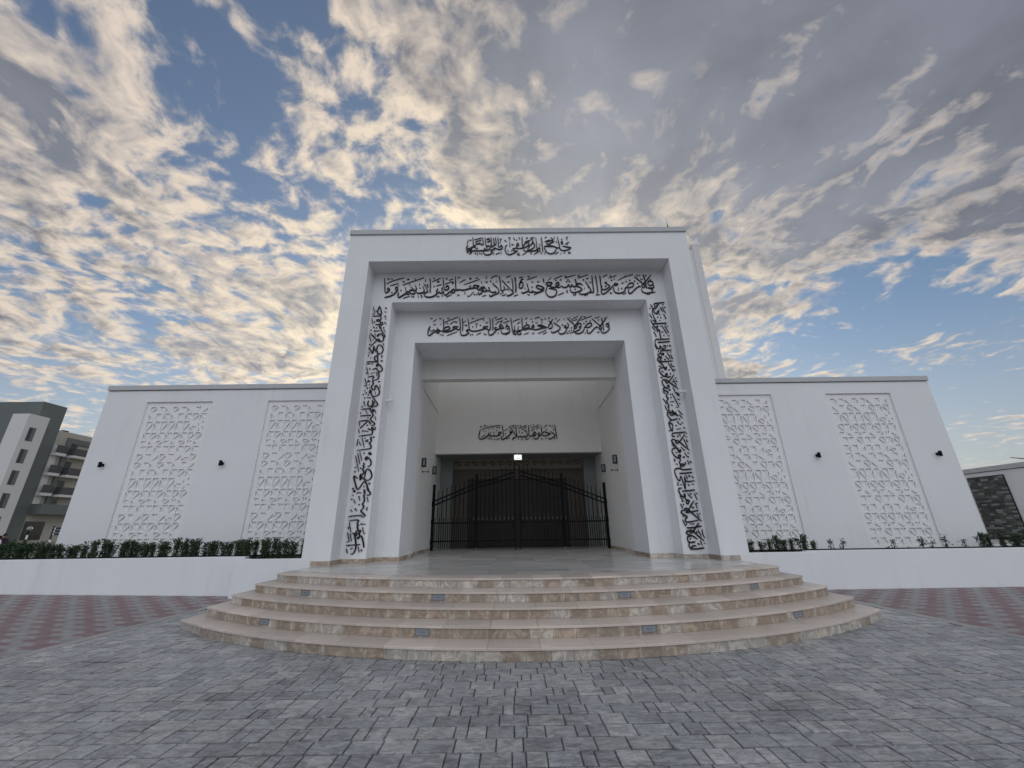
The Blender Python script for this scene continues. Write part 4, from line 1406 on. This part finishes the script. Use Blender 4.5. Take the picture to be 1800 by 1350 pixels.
t1017,461 1024,430
t1021,464 1032,458
d995,438
d1001,436
t1016,404 1027,380
t1027,404 1038,398
t928,391 941,387
t926,371 938,333
d944,344
t963,345 994,346
t995,305 1000,297 1006,301
t1006,315 1021,275
t1031,314 1030,292 1038,268
d955,265
d995,237
d1001,235
t1010,256 1017,229
t1028,237 1038,242''',
}
# ------------------------------------------------------------------ iron gates
def arch_z(x):
    pts = [(0, 4.20), (0.2, 4.165), (0.86, 3.97), (1.98, 3.66), (2.97, 3.28), (3.9, 2.91)]; x = abs(x)
    for (a, p), (b, q) in zip(pts, pts[1:]):
        if x <= b: return p+(q-p)*(x-a)/(b-a)
    return pts[-1][1]
GY = 7.40
BAR = MB()
def gate(sg, xin, ztop, lab):
    e = empty('gate_leaf', (sg*3.93, GY, PH)); tag(e, lab, 'gate', 'pair of folding iron entrance gates')
    def put(mb, name, m='black', sm=False): return child(mb, name, m, e, sm)
    xo, xm = 3.93, 1.975
    mb = MB(); mb.box(sg*xo-0.055, sg*xo+0.055, GY-0.05, GY+0.05, PH, 3.64, b=0.006); post = put(mb, 'hinge_post')
    for z in (1.15, 2.0, 2.78):
        m2 = MB(); m2.tube([(sg*(xo+0.045), GY-0.06, z-0.09), (sg*(xo+0.045), GY-0.06, z+0.09)], 0.032, 10); m2.obj('hinge', 'black', post)
    mb = MB(); mb.box(sg*xm-0.06, sg*xm+0.06, GY-0.06, GY+0.04, PH+0.1, 4.08, b=0.006); mid = put(mb, 'fold_post')
    m2 = MB(); m2.tube([(sg*xm-0.03, GY-0.03, PH+0.045), (sg*xm+0.03, GY-0.03, PH+0.045)], 0.045, 12); m2.obj('wheel', 'steel', mid)
    mb = MB(); mb.box(xin-0.028, xin+0.028, GY-0.03, GY+0.03, PH-0.0 if sg < 0 else PH+0.02, ztop, b=0.005); stile = put(mb, 'meeting_stile')
    m2 = MB(); m2.box(xin-0.05, xin+0.05, GY-0.055, GY-0.031, 1.98, 2.32, b=0.005); m2.obj('lock_case', 'black', stile)
    m2 = MB(); s_ = -1 if sg < 0 else 1
    m2.tube([(xin+s_*0.02, GY-0.05, 1.90), (xin+s_*0.12, GY-0.07, 1.84), (xin+s_*0.13, GY-0.07, 1.70), (xin+s_*0.03, GY-0.05, 1.58)], 0.016, 6); m2.obj('pull_handle', 'black', stile)
    lo, hi = sorted((xin, sg*xo))
    for z in (1.18, 1.945):
        mb = MB(); mb.box(lo, hi, GY-0.022, GY+0.022, z-0.028, z+0.028); put(mb, 'rail')
    for dz in (0.0, -0.19):
        mb = MB(); N = 22; pts = [(lo+(hi-lo)*i/N, GY, arch_z(lo+(hi-lo)*i/N)+dz) for i in range(N+1)]; mb.tube(pts, 0.032, 6); put(mb, 'arched_rail')
    for a, b in ((xin, sg*xm), (sg*xm, sg*xo)):
        nb = round(abs(b-a)/0.195); st = (b-a)/nb
        for i in range(1, nb):
            x = a+st*i
            mb = MB(); mb.box(x-0.016, x+0.016, GY-0.016, GY+0.016, 0.90, arch_z(x)+0.29)
            bar = put(mb, 'long_bar')
            m2 = MB(); z = arch_z(x)+0.29; m2.lathe([(0.016, 0), (0.022, 0.015), (0.010, 0.07), (0.001, 0.11)], (x, GY, z), 6); m2.obj('spear_head', 'black', bar)
            m2 = MB(); zc_ = arch_z(x)-0.095; m2.tube([(x+0.05*math.cos(t), GY, zc_+0.05*math.sin(t)) for t in [j*math.pi/5 for j in range(11)]], 0.007, 5, cap=False); m2.obj('ring', 'black', bar)
        for i in range(nb):
            x = a+st*(i+0.5)
            if abs(x-a) < 0.06 or abs(x-b) < 0.06: continue
            mb = MB(); mb.box(x-0.016, x+0.016, GY-0.016, GY+0.016, 0.90, 2.06); bar = put(mb, 'short_bar')
            m2 = MB(); m2.lathe([(0.016, 0), (0.021, 0.03), (0.010, 0.10), (0.001, 0.14)], (x, GY, 2.06), 6); m2.obj('spear_head', 'gold' if abs(x) < 2.2 else 'black', bar)
gate(-1, -0.215, 4.65, 'left black iron gate leaf with arched spear-topped bars and taller meeting stile')
gate(1, 0.025, 4.49, 'right black iron gate leaf with arched spear-topped bars and shorter meeting stile')

# ------------------------------------------------------------------ lamps and small fixtures
def wall_lamp(x, lab):
    e = empty('wall_spotlight', (x, DW, 3.90)); tag(e, lab, 'wall lamp', 'spotlights on the wing walls'); e.scale = (0.78, 0.78, 0.78)
    mb = MB(); mb.box(-0.05, 0.05, -0.03, 0, -0.06, 0.06, b=0.006); mb.obj('back_plate', 'black', e)
    mb = MB(); mb.tube([(0, -0.03, 0.0), (0, -0.1, 0.0)], 0.028, 10); mb.obj('arm', 'black', e)
    mb = MB(); mb.lathe([(0.058, -0.115), (0.062, -0.11), (0.062, 0.11), (0.058, 0.115)], (0, -0.15, 0), 18); b = mb.obj('lamp_body', 'black', e, False)
    for z in (-0.1165, 0.1165):
        m2 = MB(); m2.lathe([(0.045, -0.001), (0.045, 0.001)], (0, -0.15, z), 14); m2.obj('lens', 'lens', b)
wall_lamp(-14.33, 'black up-down spotlight at the outer end of the left wing wall'); wall_lamp(-10.25, 'black up-down spotlight between the two left lattice panels')
wall_lamp(10.19, 'black up-down spotlight between the two right lattice panels'); wall_lamp(14.37, 'black up-down spotlight at the outer end of the right wing wall')
def lantern(sg, y, z, s_, lab):
    e = empty('court_lantern', (sg*XC, y, z)); tag(e, lab, 'wall lantern', 'lanterns on the entrance side walls')
    w, h = 0.20*s_, 0.34*s_
    def X(a): return -sg*a
    mb = MB(); a, b = sorted((0, X(0.03))); mb.box(a, b, -w/2, w/2, -h/2, h/2, b=0.004); mb.obj('back_plate', 'black', e)
    fr = MB(); t = 0.018
    for yy in (-w/2, w/2-t):
        for xx in (0.031, 0.16-t):
            a, b = sorted((X(xx), X(xx+t))); fr.box(a, b, yy, yy+t, -h/2+0.03, h/2-0.03)
    for zz in (-h/2, h/2-0.029):
        a, b = sorted((X(0.0305), X(0.16))); fr.box(a, b, -w/2, w/2, zz, zz+0.029)
    fr.obj('cage', 'black', e)
    mb = MB(); a, b = sorted((X(0.04), X(0.15))); mb.box(a, b, -w/2+0.02, w/2-0.02, -h/2+0.031, h/2-0.031); mb.obj('glass_shade', 'lens', e)
lantern(-1, 4.78, 4.26, 1.0, 'black framed lantern high on the left entrance wall nearest the plaza'); lantern(-1, 7.12, 4.26, 1.0, 'black framed lantern beside the left gate hinge post')
lantern(1, 4.91, 4.31, 1.0, 'black framed lantern high on the right entrance wall nearest the plaza'); lantern(1, 7.12, 4.26, 1.0, 'black framed lantern beside the right gate hinge post')
for sg, y, z, lab in ((-1, 4.89, 3.90, 'small black bar bracket under the left entrance lantern'), (1, 4.91, 3.87, 'small black bar bracket under the right entrance lantern')):
    e = empty('bar_bracket', (sg*XC, y, z)); tag(e, lab, 'bracket', 'bar brackets under the lanterns')
    mb = MB(); mb.tube([(0, 0, 0), (-sg*0.26, 0, 0)], 0.014, 8); mb.obj('bar', 'black', e)
    for q in (0.006, 0.254):
        mb = MB(); mb.box(-sg*q-0.009, -sg*q+0.009, -0.035, 0.035, -0.05, 0.05, b=0.003); mb.obj('end_plate', 'black', e)
for loc, s_, lab in (((-X2, 1.12, 5.75), 1, 'small white pipe camera on the left inner reveal of the portal'), ((X1, 0.45, 5.72), -1, 'small white pipe camera on the right outer reveal of the portal')):
    e = empty('pipe_camera', loc); tag(e, lab, 'camera', 'white pipe cameras on the portal reveals')
    mb = MB(); mb.tube([(0, 0, 0), (s_*0.02, 0, 0)], 0.06, 14); mb.obj('mount', 'plainwhite', e)
    mb = MB(); mb.tube([(s_*0.02, 0, 0), (s_*0.20, 0, 0)], 0.048, 14); b = mb.obj('body', 'plainwhite', e)
    mb = MB(); mb.tube([(s_*0.20, 0, 0), (s_*0.215, 0, 0)], 0.052, 14); mb.obj('rim', 'plainwhite', e)
e = empty('lit_sign', (-0.035, D5-0.02, 4.87)); tag(e, 'small white lit box sign under the lintel above the gates', 'sign')
mb = MB(); mb.box(-0.19, 0.19, -0.06, 0.0, -0.13, 0.13, b=0.006); mb.obj('housing', 'plainwhite', e)
mb = MB(); mb.box(-0.172, 0.172, -0.066, -0.0605, -0.112, 0.112); f = mb.obj('lit_face', 'lit', e)
for z in (-0.035, -0.06):
    mb = MB(); mb.box(-0.11, 0.11, -0.069, -0.0665, z-0.006, z+0.006); mb.obj('print_line', 'steel', f)
mb = MB(); mb.tube([(0, -0.03, 0.131), (0, -0.03, 0.225)], 0.012, 8); mb.obj('hanger', 'plainwhite', e)
where = {1: 'second riser from the top', 3: 'second riser from the bottom'}
for kk, xs_ in ((1, (-4.37, -1.67, 1.59, 4.31)), (3, (-4.58, -1.72, 1.66, 4.46))):
    for i, x in enumerate(xs_):
        z = PH-0.16*kk-0.085; dy = (arc(kk, x+0.1)-arc(kk, x-0.1))/0.2
        e = empty('step_light', (x, arc(kk, x)+0.021, z), math.atan(dy)); tag(e, 'flush grey step light in the %s, %s' % (where[kk], ('far left', 'left of centre', 'right of centre', 'far right')[i]), 'step light', 'recessed lights in the step risers')
        mb = MB()
        for a in ((-0.115, 0.115, -0.006, 0.02, 0.038, 0.05), (-0.115, 0.115, -0.006, 0.02, -0.05, -0.038), (-0.115, -0.103, -0.006, 0.02, -0.038, 0.038), (0.103, 0.115, -0.006, 0.02, -0.038, 0.038)): mb.box(*a)
        mb.obj('frame', 'steel', e)
        mb = MB(); mb.box(-0.103, 0.103, -0.001, 0.01, -0.038, 0.038); l = mb.obj('lens', 'lens', e)
        mb = MB(); mb.box(-0.05, 0.05, -0.003, -0.0015, -0.008, 0.008); mb.obj('print_line', 'steel', l)

# ------------------------------------------------------------------ calligraphy: cut black letters fixed to the walls
INS = {'title': (0.0, 0.044, 0.022, 'small black Arabic title lettering across the top of the portal'),
       'verse_upper': (D1, 0.053, 0.025, 'long line of black Arabic calligraphy under the first lintel'),
       'verse_lower': (D2, 0.050, 0.024, 'line of black Arabic calligraphy directly above the entrance opening'),
       'welcome': (D5, 0.060, 0.030, 'single line of black Arabic calligraphy on the back wall over the gates'),
       'left_column': (D1, 0.042, 0.022, 'tall vertical band of black Arabic calligraphy on the left jamb'),
       'right_column': (D1, 0.042, 0.022, 'tall vertical band of black Arabic calligraphy on the right jamb')}
def smooth_path(p, n=5):
    if len(p) < 3: return [(p[0][0]+(p[1][0]-p[0][0])*i/4, p[0][1]+(p[1][1]-p[0][1])*i/4) for i in range(5)]
    q = [p[0]]+p+[p[-1]]; out_ = []
    for i in range(1, len(q)-2):
        a, b, c, d = q[i-1], q[i], q[i+1], q[i+2]
        for s_ in range(n):
            t = s_/n
            out_.append(tuple(0.5*(2*b[j]+(c[j]-a[j])*t+(2*a[j]-5*b[j]+4*c[j]-d[j])*t*t+(3*b[j]-a[j]-3*c[j]+d[j])*t**3) for j in (0, 1)))
    return out_+[p[-1]]
def slab(mb, left, right, y0, y1):
    nL = len(left); A = [mb.vert((x, y0, z)) for x, z in left]; B = [mb.vert((x, y0, z)) for x, z in right]; C = [mb.vert((x, y1, z)) for x, z in left]; E_ = [mb.vert((x, y1, z)) for x, z in right]
    for i in range(nL-1):
        mb.f += [[A[i], A[i+1], B[i+1], B[i]], [A[i], C[i], C[i+1], A[i+1]], [B[i], B[i+1], E_[i+1], E_[i]]]
    mb.f += [[A[0], B[0], E_[0], C[0]], [A[-1], C[-1], E_[-1], B[-1]]]
for name, (y, wm, wt, lab) in INS.items():
    col = [s_.strip() for s_ in STROKES[name].split('\n') if s_.strip()]
    e = empty('calligraphy', (0, y, 0)); tag(e, lab, 'inscription')
    nib = rad(60) if 'column' not in name else (rad(150) if name == 'left_column' else rad(30))
    for i, ln in enumerate(col):
        kd = ln[0]; pts = [tuple(int(v)/200.0 for v in q.split(',')) for q in ln[1:].split()]
        mb = MB(); y0 = -0.034-0.00006*(i % 80); y1 = -0.001
        if kd == 'd':
            r = wm*0.60; x, z = pts[0]; an = nib
            cr = [(x+r*math.cos(an+t), z+r*math.sin(an+t)) for t in (0.2, 1.5, 3.3, 4.7)]
            f = [mb.vert((a, y0, b)) for a, b in cr]; g_ = [mb.vert((a, y1, b)) for a, b in cr]
            mb.f += [f] + [[f[q], f[(q+1) % 4], g_[(q+1) % 4], g_[q]] for q in range(4)]; mb.obj('dot', 'letter', e); continue
        pp = smooth_path(pts); L = []; R = []; n_ = len(pp); w = wm if kd == 'm' else wt
        for j, (x, z) in enumerate(pp):
            a = pp[max(j-1, 0)]; b = pp[min(j+1, n_-1)]; th = math.atan2(b[1]-a[1], b[0]-a[0])
            hw = w/2*(0.52+0.48*abs(math.sin(th-nib+math.pi/2+rad(35)))) if kd == 'm' else w/2*(0.7+0.3*abs(math.sin(th-nib)))
            e_ = min(j, n_-1-j)/max(1, n_*0.10); hw *= min(1.0, 0.45+0.55*e_)
            nx, nz = -math.sin(th), math.cos(th); L.append((x+nx*hw, z+nz*hw)); R.append((x-nx*hw, z-nz*hw))
        slab(mb, L, R, y0, y1); mb.obj('letter' if kd == 'm' else 'vowel_mark', 'letter', e)

# ------------------------------------------------------------------ shrubs
def shrub_meshes(seed, stems, h, spread, leaves):
    rnd = random.Random(seed); st = MB(); lf = MB()
    for s_ in range(stems):
        a = rnd.uniform(0, 6.28); r = rnd.uniform(0, spread); x0, y0 = 0.35*r*math.cos(a), 0.35*r*math.sin(a); hh = h*rnd.uniform(0.62, 1.0); x1, y1 = r*math.cos(a), r*math.sin(a)
        st.tube([(x0, y0, 0), ((x0+x1)/2, (y0+y1)/2, hh*0.5), (x1, y1, hh)], [0.008, 0.006, 0.003], 5)
        for l in range(leaves):
            t = rnd.uniform(0.06, 1.03) if rnd.random() < 0.75 else rnd.uniform(0.8, 1.05)
            c = Vector((x0+(x1-x0)*t+rnd.gauss(0, 0.034), y0+(y1-y0)*t+rnd.gauss(0, 0.034), hh*t+rnd.gauss(0, 0.012)))
            d = Vector((rnd.uniform(-1, 1), rnd.uniform(-1, 1), rnd.uniform(-0.1, 1.0))).normalized(); u = d.orthogonal().normalized(); u = (Matrix.Rotation(rnd.uniform(0, 6.28), 3, d) @ u)
            L = rnd.uniform(0.035, 0.06); w = L*0.30
            lf.f.append([lf.vert(c), lf.vert(c+d*L*0.5+u*w), lf.vert(c+d*L), lf.vert(c+d*L*0.5-u*w)])
    return st.mesh('stem', 'stem'), lf.mesh('foliage', 'leaf')
DENSE = [shrub_meshes(100+i, 8, 0.54, 0.19, 80) for i in range(5)]
SPARSE = [shrub_meshes(200+i, 2, 0.36, 0.05, 42) for i in range(4)]
TINY = [shrub_meshes(300+i, 1, 0.12, 0.02, 16) for i in range(2)]
def shrub(var, loc, s_, lab, grp):
    e = empty('shrub', loc, random.uniform(0, 6.28)); e.scale = (s_, s_, s_*random.uniform(0.9, 1.12)); tag(e, lab, 'shrub', grp)
    link('stem', var[0], e); link('foliage', var[1], e)
x = -17.6
while x < -6.3:
    y_ = 0.95+random.uniform(-0.12, 0.12) if x < -7.9 else 0.62+random.uniform(-0.1, 0.12)
    shrub(random.choice(DENSE), (x, y_, 0.955), random.uniform(0.78, 1.02), 'dark green leafy shrub in the dense hedge on the left planter', 'hedge shrubs on the left planter')
    x += random.uniform(0.15, 0.22)
words = ['first', 'second', 'third', 'fourth', 'fifth', 'sixth', 'seventh', 'eighth', 'ninth', 'tenth', 'eleventh', 'twelfth']; nclump = 0
x = 6.25
while x < 8.25:
    nclump += 1; shrub(random.choice(DENSE), (x, 0.75+random.uniform(-0.12, 0.12), 0.895), random.uniform(0.62, 0.92), 'dark leafy shrub in the clump right of the portal, %s from the portal' % words[nclump-1], 'clump of shrubs right of the portal')
    x += random.uniform(0.20, 0.28)
x = 13.85
while x < 18.5:
    shrub(random.choice(DENSE), (x, 1.25+random.uniform(-0.15, 0.15), 0.90), random.uniform(0.65, 0.95), 'dark green leafy shrub in the clump at the far right end of the planter', 'clump of shrubs at the far right')
    x += random.uniform(0.2, 0.3)
spots = [(8.35, 1.22), (8.59, .98), (9.09, 1.08), (9.42, 1.0), (10.97, 1.0), (11.83, 1.18), (12.1, .8), (12.56, 1.12), (13.09, .95)]
for i, (x, s_) in enumerate(spots):
    shrub(SPARSE[i % 4], (x, 1.1, 0.90), s_, 'lone green seedling on the right planter, %s from the clump beside the portal' % words[i], 'lone seedlings on the right planter')
for i, (x, lab) in enumerate(((9.2, 'tiny green sprout on the right planter between two taller seedlings'), (10.7, 'tiny green sprout on the right planter before the outer lattice panel'), (11.42, 'tiny green sprout on the right planter below the outer lattice panel'))):
    shrub(TINY[i % 2], (x, 1.05, 0.90), 1.0, lab, 'tiny sprouts on the right planter')

# ------------------------------------------------------------------ annex on the right with a dark stone panel
an = tag(empty('annex_building', (19.4, 6, 0)), 'low white annex with dark stone panel at the far right edge', 'building')
mb = MB(); mb.box(19.4, 30, -1.0, 14, -0.05, 3.62); child(mb, 'wall', 'white', an)
mb = MB(); mb.box(19.34, 30.05, -1.05, 14.05, 3.64, 3.83, b=0.01); child(mb, 'coping', 'coping', an)
mb = MB(); mb.box(19.37, 19.399, 4.64, 6.01, 1.0, 3.46, (0.03, 0.032, 0.033)); sp = child(mb, 'stone_panel', 'stone', an)
z = 1.02
while z < 3.42:
    y_ = 4.67; h = 0.075
    while y_ < 5.95:
        w = min(random.choice((0.16, 0.22, 0.28)), 5.98-y_); dpt = random.uniform(0.005, 0.035); v = random.choice((0.6, 0.8, 1.0, 1.3, 2.6))
        mb = MB(); mb.box(19.37-dpt, 19.3695, y_+0.002, y_+w-0.002, z, z+h-0.004, shade((0.085, 0.095, 0.093), v)); mb.obj('stone', 'stone', sp)
        y_ += w
    z += h
lp = tag(empty('street_light', (33.4, 14, 0)), 'dark street light with angled arm behind the annex at the right edge', 'street light')
mb = MB(); mb.tube([(0, 0, 0), (0, 0, 5.4)], [0.09, 0.06], 10); mb.obj('pole', 'black', lp)
mb = MB(); mb.tube([(0, 0, 5.35), (-1.75, 0, 5.53)], [0.04, 0.022], 8); mb.obj('arm', 'black', lp)
mb = MB(); mb.box(-0.32, 0.35, -0.12, 0.12, 5.33, 5.47, b=0.03); mb.obj('lamp_head', 'black', lp)

# ------------------------------------------------------------------ apartment block far left
ap = tag(empty('apartment_building', (-63.2, 44, 0)), 'grey and white apartment block with balconies behind the left wing', 'building')
def A(name, m, *boxes, parent=None):
    mb = MB()
    for b in boxes: mb.box(*b)
    if parent is None: return child(mb, name, m, ap)
    return mb.obj(name, m, parent)
A('tower_wall', 'aptgrey', (-90, -63.3, 40, 43.0, 0, 18.7))
pil = A('stair_pilaster', 'aptwhite', (-64.25, -62.1, 38, 40.4, 0, 16.45))
for zt_ in (14.8, 12.0, 9.35, 6.6, 3.9):
    A('slit_window', 'aptgrey', (-62.13, -62.085, 38.55, 39.35, zt_-1.75, zt_), parent=pil); A('pane', 'glass', (-62.12, -62.08, 38.58, 38.95, zt_-1.72, zt_-0.03), parent=pil)
for zt_ in (14.6, 11.6, 8.6):
    A('window', 'glass', (-71.5, -69.3, 39.96, 39.999, zt_-1.5, zt_))
A('rear_wall', 'aptcream', (-90, -63.4, 43.002, 62, 0, 15.47))
A('wall_strip', 'aptgrey', (-63.399, -63.15, 44.5, 45.1, 5.6, 14.7), (-63.399, -63.15, 45.102, 62, 13.95, 14.7))
A('inner_strip', 'aptwhite', (-63.399, -63.3, 43.1, 43.9, 5.6, 13.4))
for zf_ in (12.05, 9.35, 6.72):
    b1 = A('balcony_slab', 'aptwhite', (-63.399, -62.6, 43.02, 44.4, zf_-0.05, zf_+0.32)); A('railing', 'rail', (-62.68, -62.62, 43.02, 44.4, zf_+0.322, zf_+1.35), parent=b1)
    b2 = A('balcony_slab', 'aptwhite', (-63.399, -62.2, 45.0, 48.2, zf_-0.10, zf_+0.22)); A('railing', 'rail', (-62.28, -62.22, 45.02, 48.2, zf_+0.222, zf_+1.2), (-63.3, -62.281, 45.02, 45.08, zf_+0.222, zf_+1.2), parent=b2)
    d = A('balcony_door', 'glass', (-63.398, -63.33, 45.35, 46.15, zf_+0.22, zf_+2.15)); A('mullion', 'rail', (-63.329, -63.31, 45.72, 45.78, zf_+0.22, zf_+2.15), parent=d)
d = A('window', 'glass', (-63.398, -63.33, 45.2, 46.1, 5.6, 6.4))
A('fascia', 'aptgrey', (-63.399, -61.9, 43.0, 62, 4.3, 5.6))
sh = A('shop_window', 'rail', (-63.398, -63.3, 43.2, 45.5, 1.15, 3.42)); A('pane', 'glass', (-63.299, -63.28, 43.3, 45.4, 1.25, 3.32), parent=sh)
A('roof_tank', 'black', (-64.5, -64.0, 44.2, 44.9, 15.47, 15.75))

# ------------------------------------------------------------------ street posts and people far left
sp_ = tag(empty('finger_signpost', (-28.0, 14, 0.2)), 'dark signpost with three pointed finger boards behind the hedge', 'signpost')
mb = MB(); mb.tube([(0, 0, 0), (0, 0, 2.0)], 0.05, 10); mb.obj('pole', 'blue', sp_)
for z0 in (0.55, 1.05):
    mb = MB(); mb.tube([(0, 0, z0), (0, 0, z0+0.18)], 0.053, 10); mb.obj('white_band', 'plainwhite', sp_)
for i, (z0, L) in enumerate(((1.86, 0.46), (1.70, 0.44), (1.53, 0.42))):
    mb = MB(); o_ = [(0.06, z0-0.06), (L-0.07, z0-0.06), (L, z0), (L-0.07, z0+0.06), (0.06, z0+0.06)]
    f = [mb.vert((x, -0.02, z)) for x, z in o_]; g_ = [mb.vert((x, 0.02, z)) for x, z in o_]; mb.f += [f, g_[::-1]]+[[f[q], f[(q+1) % 5], g_[(q+1) % 5], g_[q]] for q in range(5)]
    b = mb.obj('finger_board', 'blue', sp_); m2 = MB(); m2.box(0.065, 0.13, -0.023, -0.0205, z0-0.05, z0+0.05); m2.obj('symbol_patch', 'plainwhite', b)
bp_ = tag(empty('banded_post', (-29.45, 14, 0.2)), 'black and white banded post with round top behind the hedge', 'post')
for i in range(7):
    mb = MB(); mb.tube([(0, 0, i*0.25), (0, 0, i*0.25+0.249)], 0.045, 10); mb.obj('band', 'plainwhite' if i % 2 else 'black', bp_)
mb = MB(); mb.lathe([(0.03, 1.75), (0.10, 1.78), (0.125, 1.86), (0.10, 1.95), (0.04, 1.99)], n=14); mb.obj('round_head', 'lens', bp_, True)
def person_mat(name, bands):
    m = bpy.data.materials.new(name); m.use_nodes = True; q = M(m.node_tree); bs = m.node_tree.nodes['Principled BSDF']
    z = q.xyz(q.n('ShaderNodeTexCoord').outputs['Object'])[2]; c = bands[0][1]
    for zz, cc in bands[1:]: c = q.mix(q.m('GREATER_THAN', z, zz), c, cc)
    q.put(bs.inputs['Base Color'], c); bs.inputs['Roughness'].default_value = 0.85
    return m
def person(loc, rz, h, bands, lab):
    me = bpy.data.meshes.new('body'); s_ = h/1.75
    J = {'pelvis': (0, 0, .93), 'spine': (0, 0, 1.15), 'chest': (0, .01, 1.33), 'neck': (0, 0, 1.47), 'head': (0, -.02, 1.58), 'crown': (0, -.01, 1.68),
         'hipL': (.09, 0, .88), 'kneeL': (.10, -.06, .48), 'ankL': (.10, .03, .08), 'toeL': (.11, -.13, .03), 'hipR': (-.09, 0, .88), 'kneeR': (-.10, .02, .48), 'ankR': (-.10, .12, .09), 'toeR': (-.11, -.03, .03),
         'shL': (.18, 0, 1.40), 'elL': (.24, .03, 1.14), 'wrL': (.22, -.10, .92), 'haL': (.21, -.15, .84), 'shR': (-.18, 0, 1.40), 'elR': (-.24, .04, 1.13), 'wrR': (-.24, .0, .90), 'haR': (-.24, -.03, .81)}
    Rr = {'pelvis': (.15, .11), 'spine': (.14, .10), 'chest': (.17, .115), 'neck': (.055, .055), 'head': (.085, .10), 'crown': (.06, .07), 'hip': (.095, .095), 'knee': (.06, .06), 'ank': (.042, .045), 'toe': (.04, .03), 'sh': (.065, .06), 'el': (.045, .045), 'wr': (.032, .03), 'ha': (.04, .022)}
    Ed = [('pelvis', 'spine'), ('spine', 'chest'), ('chest', 'neck'), ('neck', 'head'), ('head', 'crown')]
    for q in 'LR': Ed += [('pelvis', 'hip'+q), ('hip'+q, 'knee'+q), ('knee'+q, 'ank'+q), ('ank'+q, 'toe'+q), ('chest', 'sh'+q), ('sh'+q, 'el'+q), ('el'+q, 'wr'+q), ('wr'+q, 'ha'+q)]
    ks = list(J); me.from_pydata([tuple(v*s_ for v in J[q]) for q in ks], [(ks.index(a), ks.index(b)) for a, b in Ed], [])
    root = tag(empty('person', loc, rz), lab, 'person'); o = link('body', me, root)
    me.materials.append(person_mat('clothes', bands))
    sm_ = o.modifiers.new('skin', 'SKIN'); me.skin_vertices or me.attributes
    if not me.skin_vertices: bpy.context.view_layer.objects.active = o
    sv_ = me.skin_vertices[0].data if me.skin_vertices else None
    if sv_:
        for i, q in enumerate(ks): r = Rr.get(q) or Rr[q[:-1]]; sv_[i].radius = (r[0]*s_, r[1]*s_); sv_[i].use_root = (q == 'pelvis')
    ss = o.modifiers.new('sub', 'SUBSURF'); ss.levels = 2; ss.render_levels = 2
    mb = MB(); mb.lathe([(0.098*s_, 1.585*s_), (0.102*s_, 1.64*s_), (0.085*s_, 1.71*s_), (0.04*s_, 1.75*s_)], (0, 0.008, 0), 12); mb.obj('hair', 'black', root, True)
sk = (0.22, 0.14, 0.10)
person((-31.0, 14.2, 0.2), rad(70), 1.62, [(0, (0.02, 0.02, 0.025)), (0.86, (0.030, 0.010, 0.040)), (1.36, sk)], 'person in a dark purple top standing at the far left edge')
person((-30.55, 13.6, 0.2), rad(-60), 1.50, [(0, (0.02, 0.022, 0.03)), (0.80, (0.55, 0.56, 0.60)), (1.26, sk)], 'person in a white shirt and dark trousers standing at the far left')
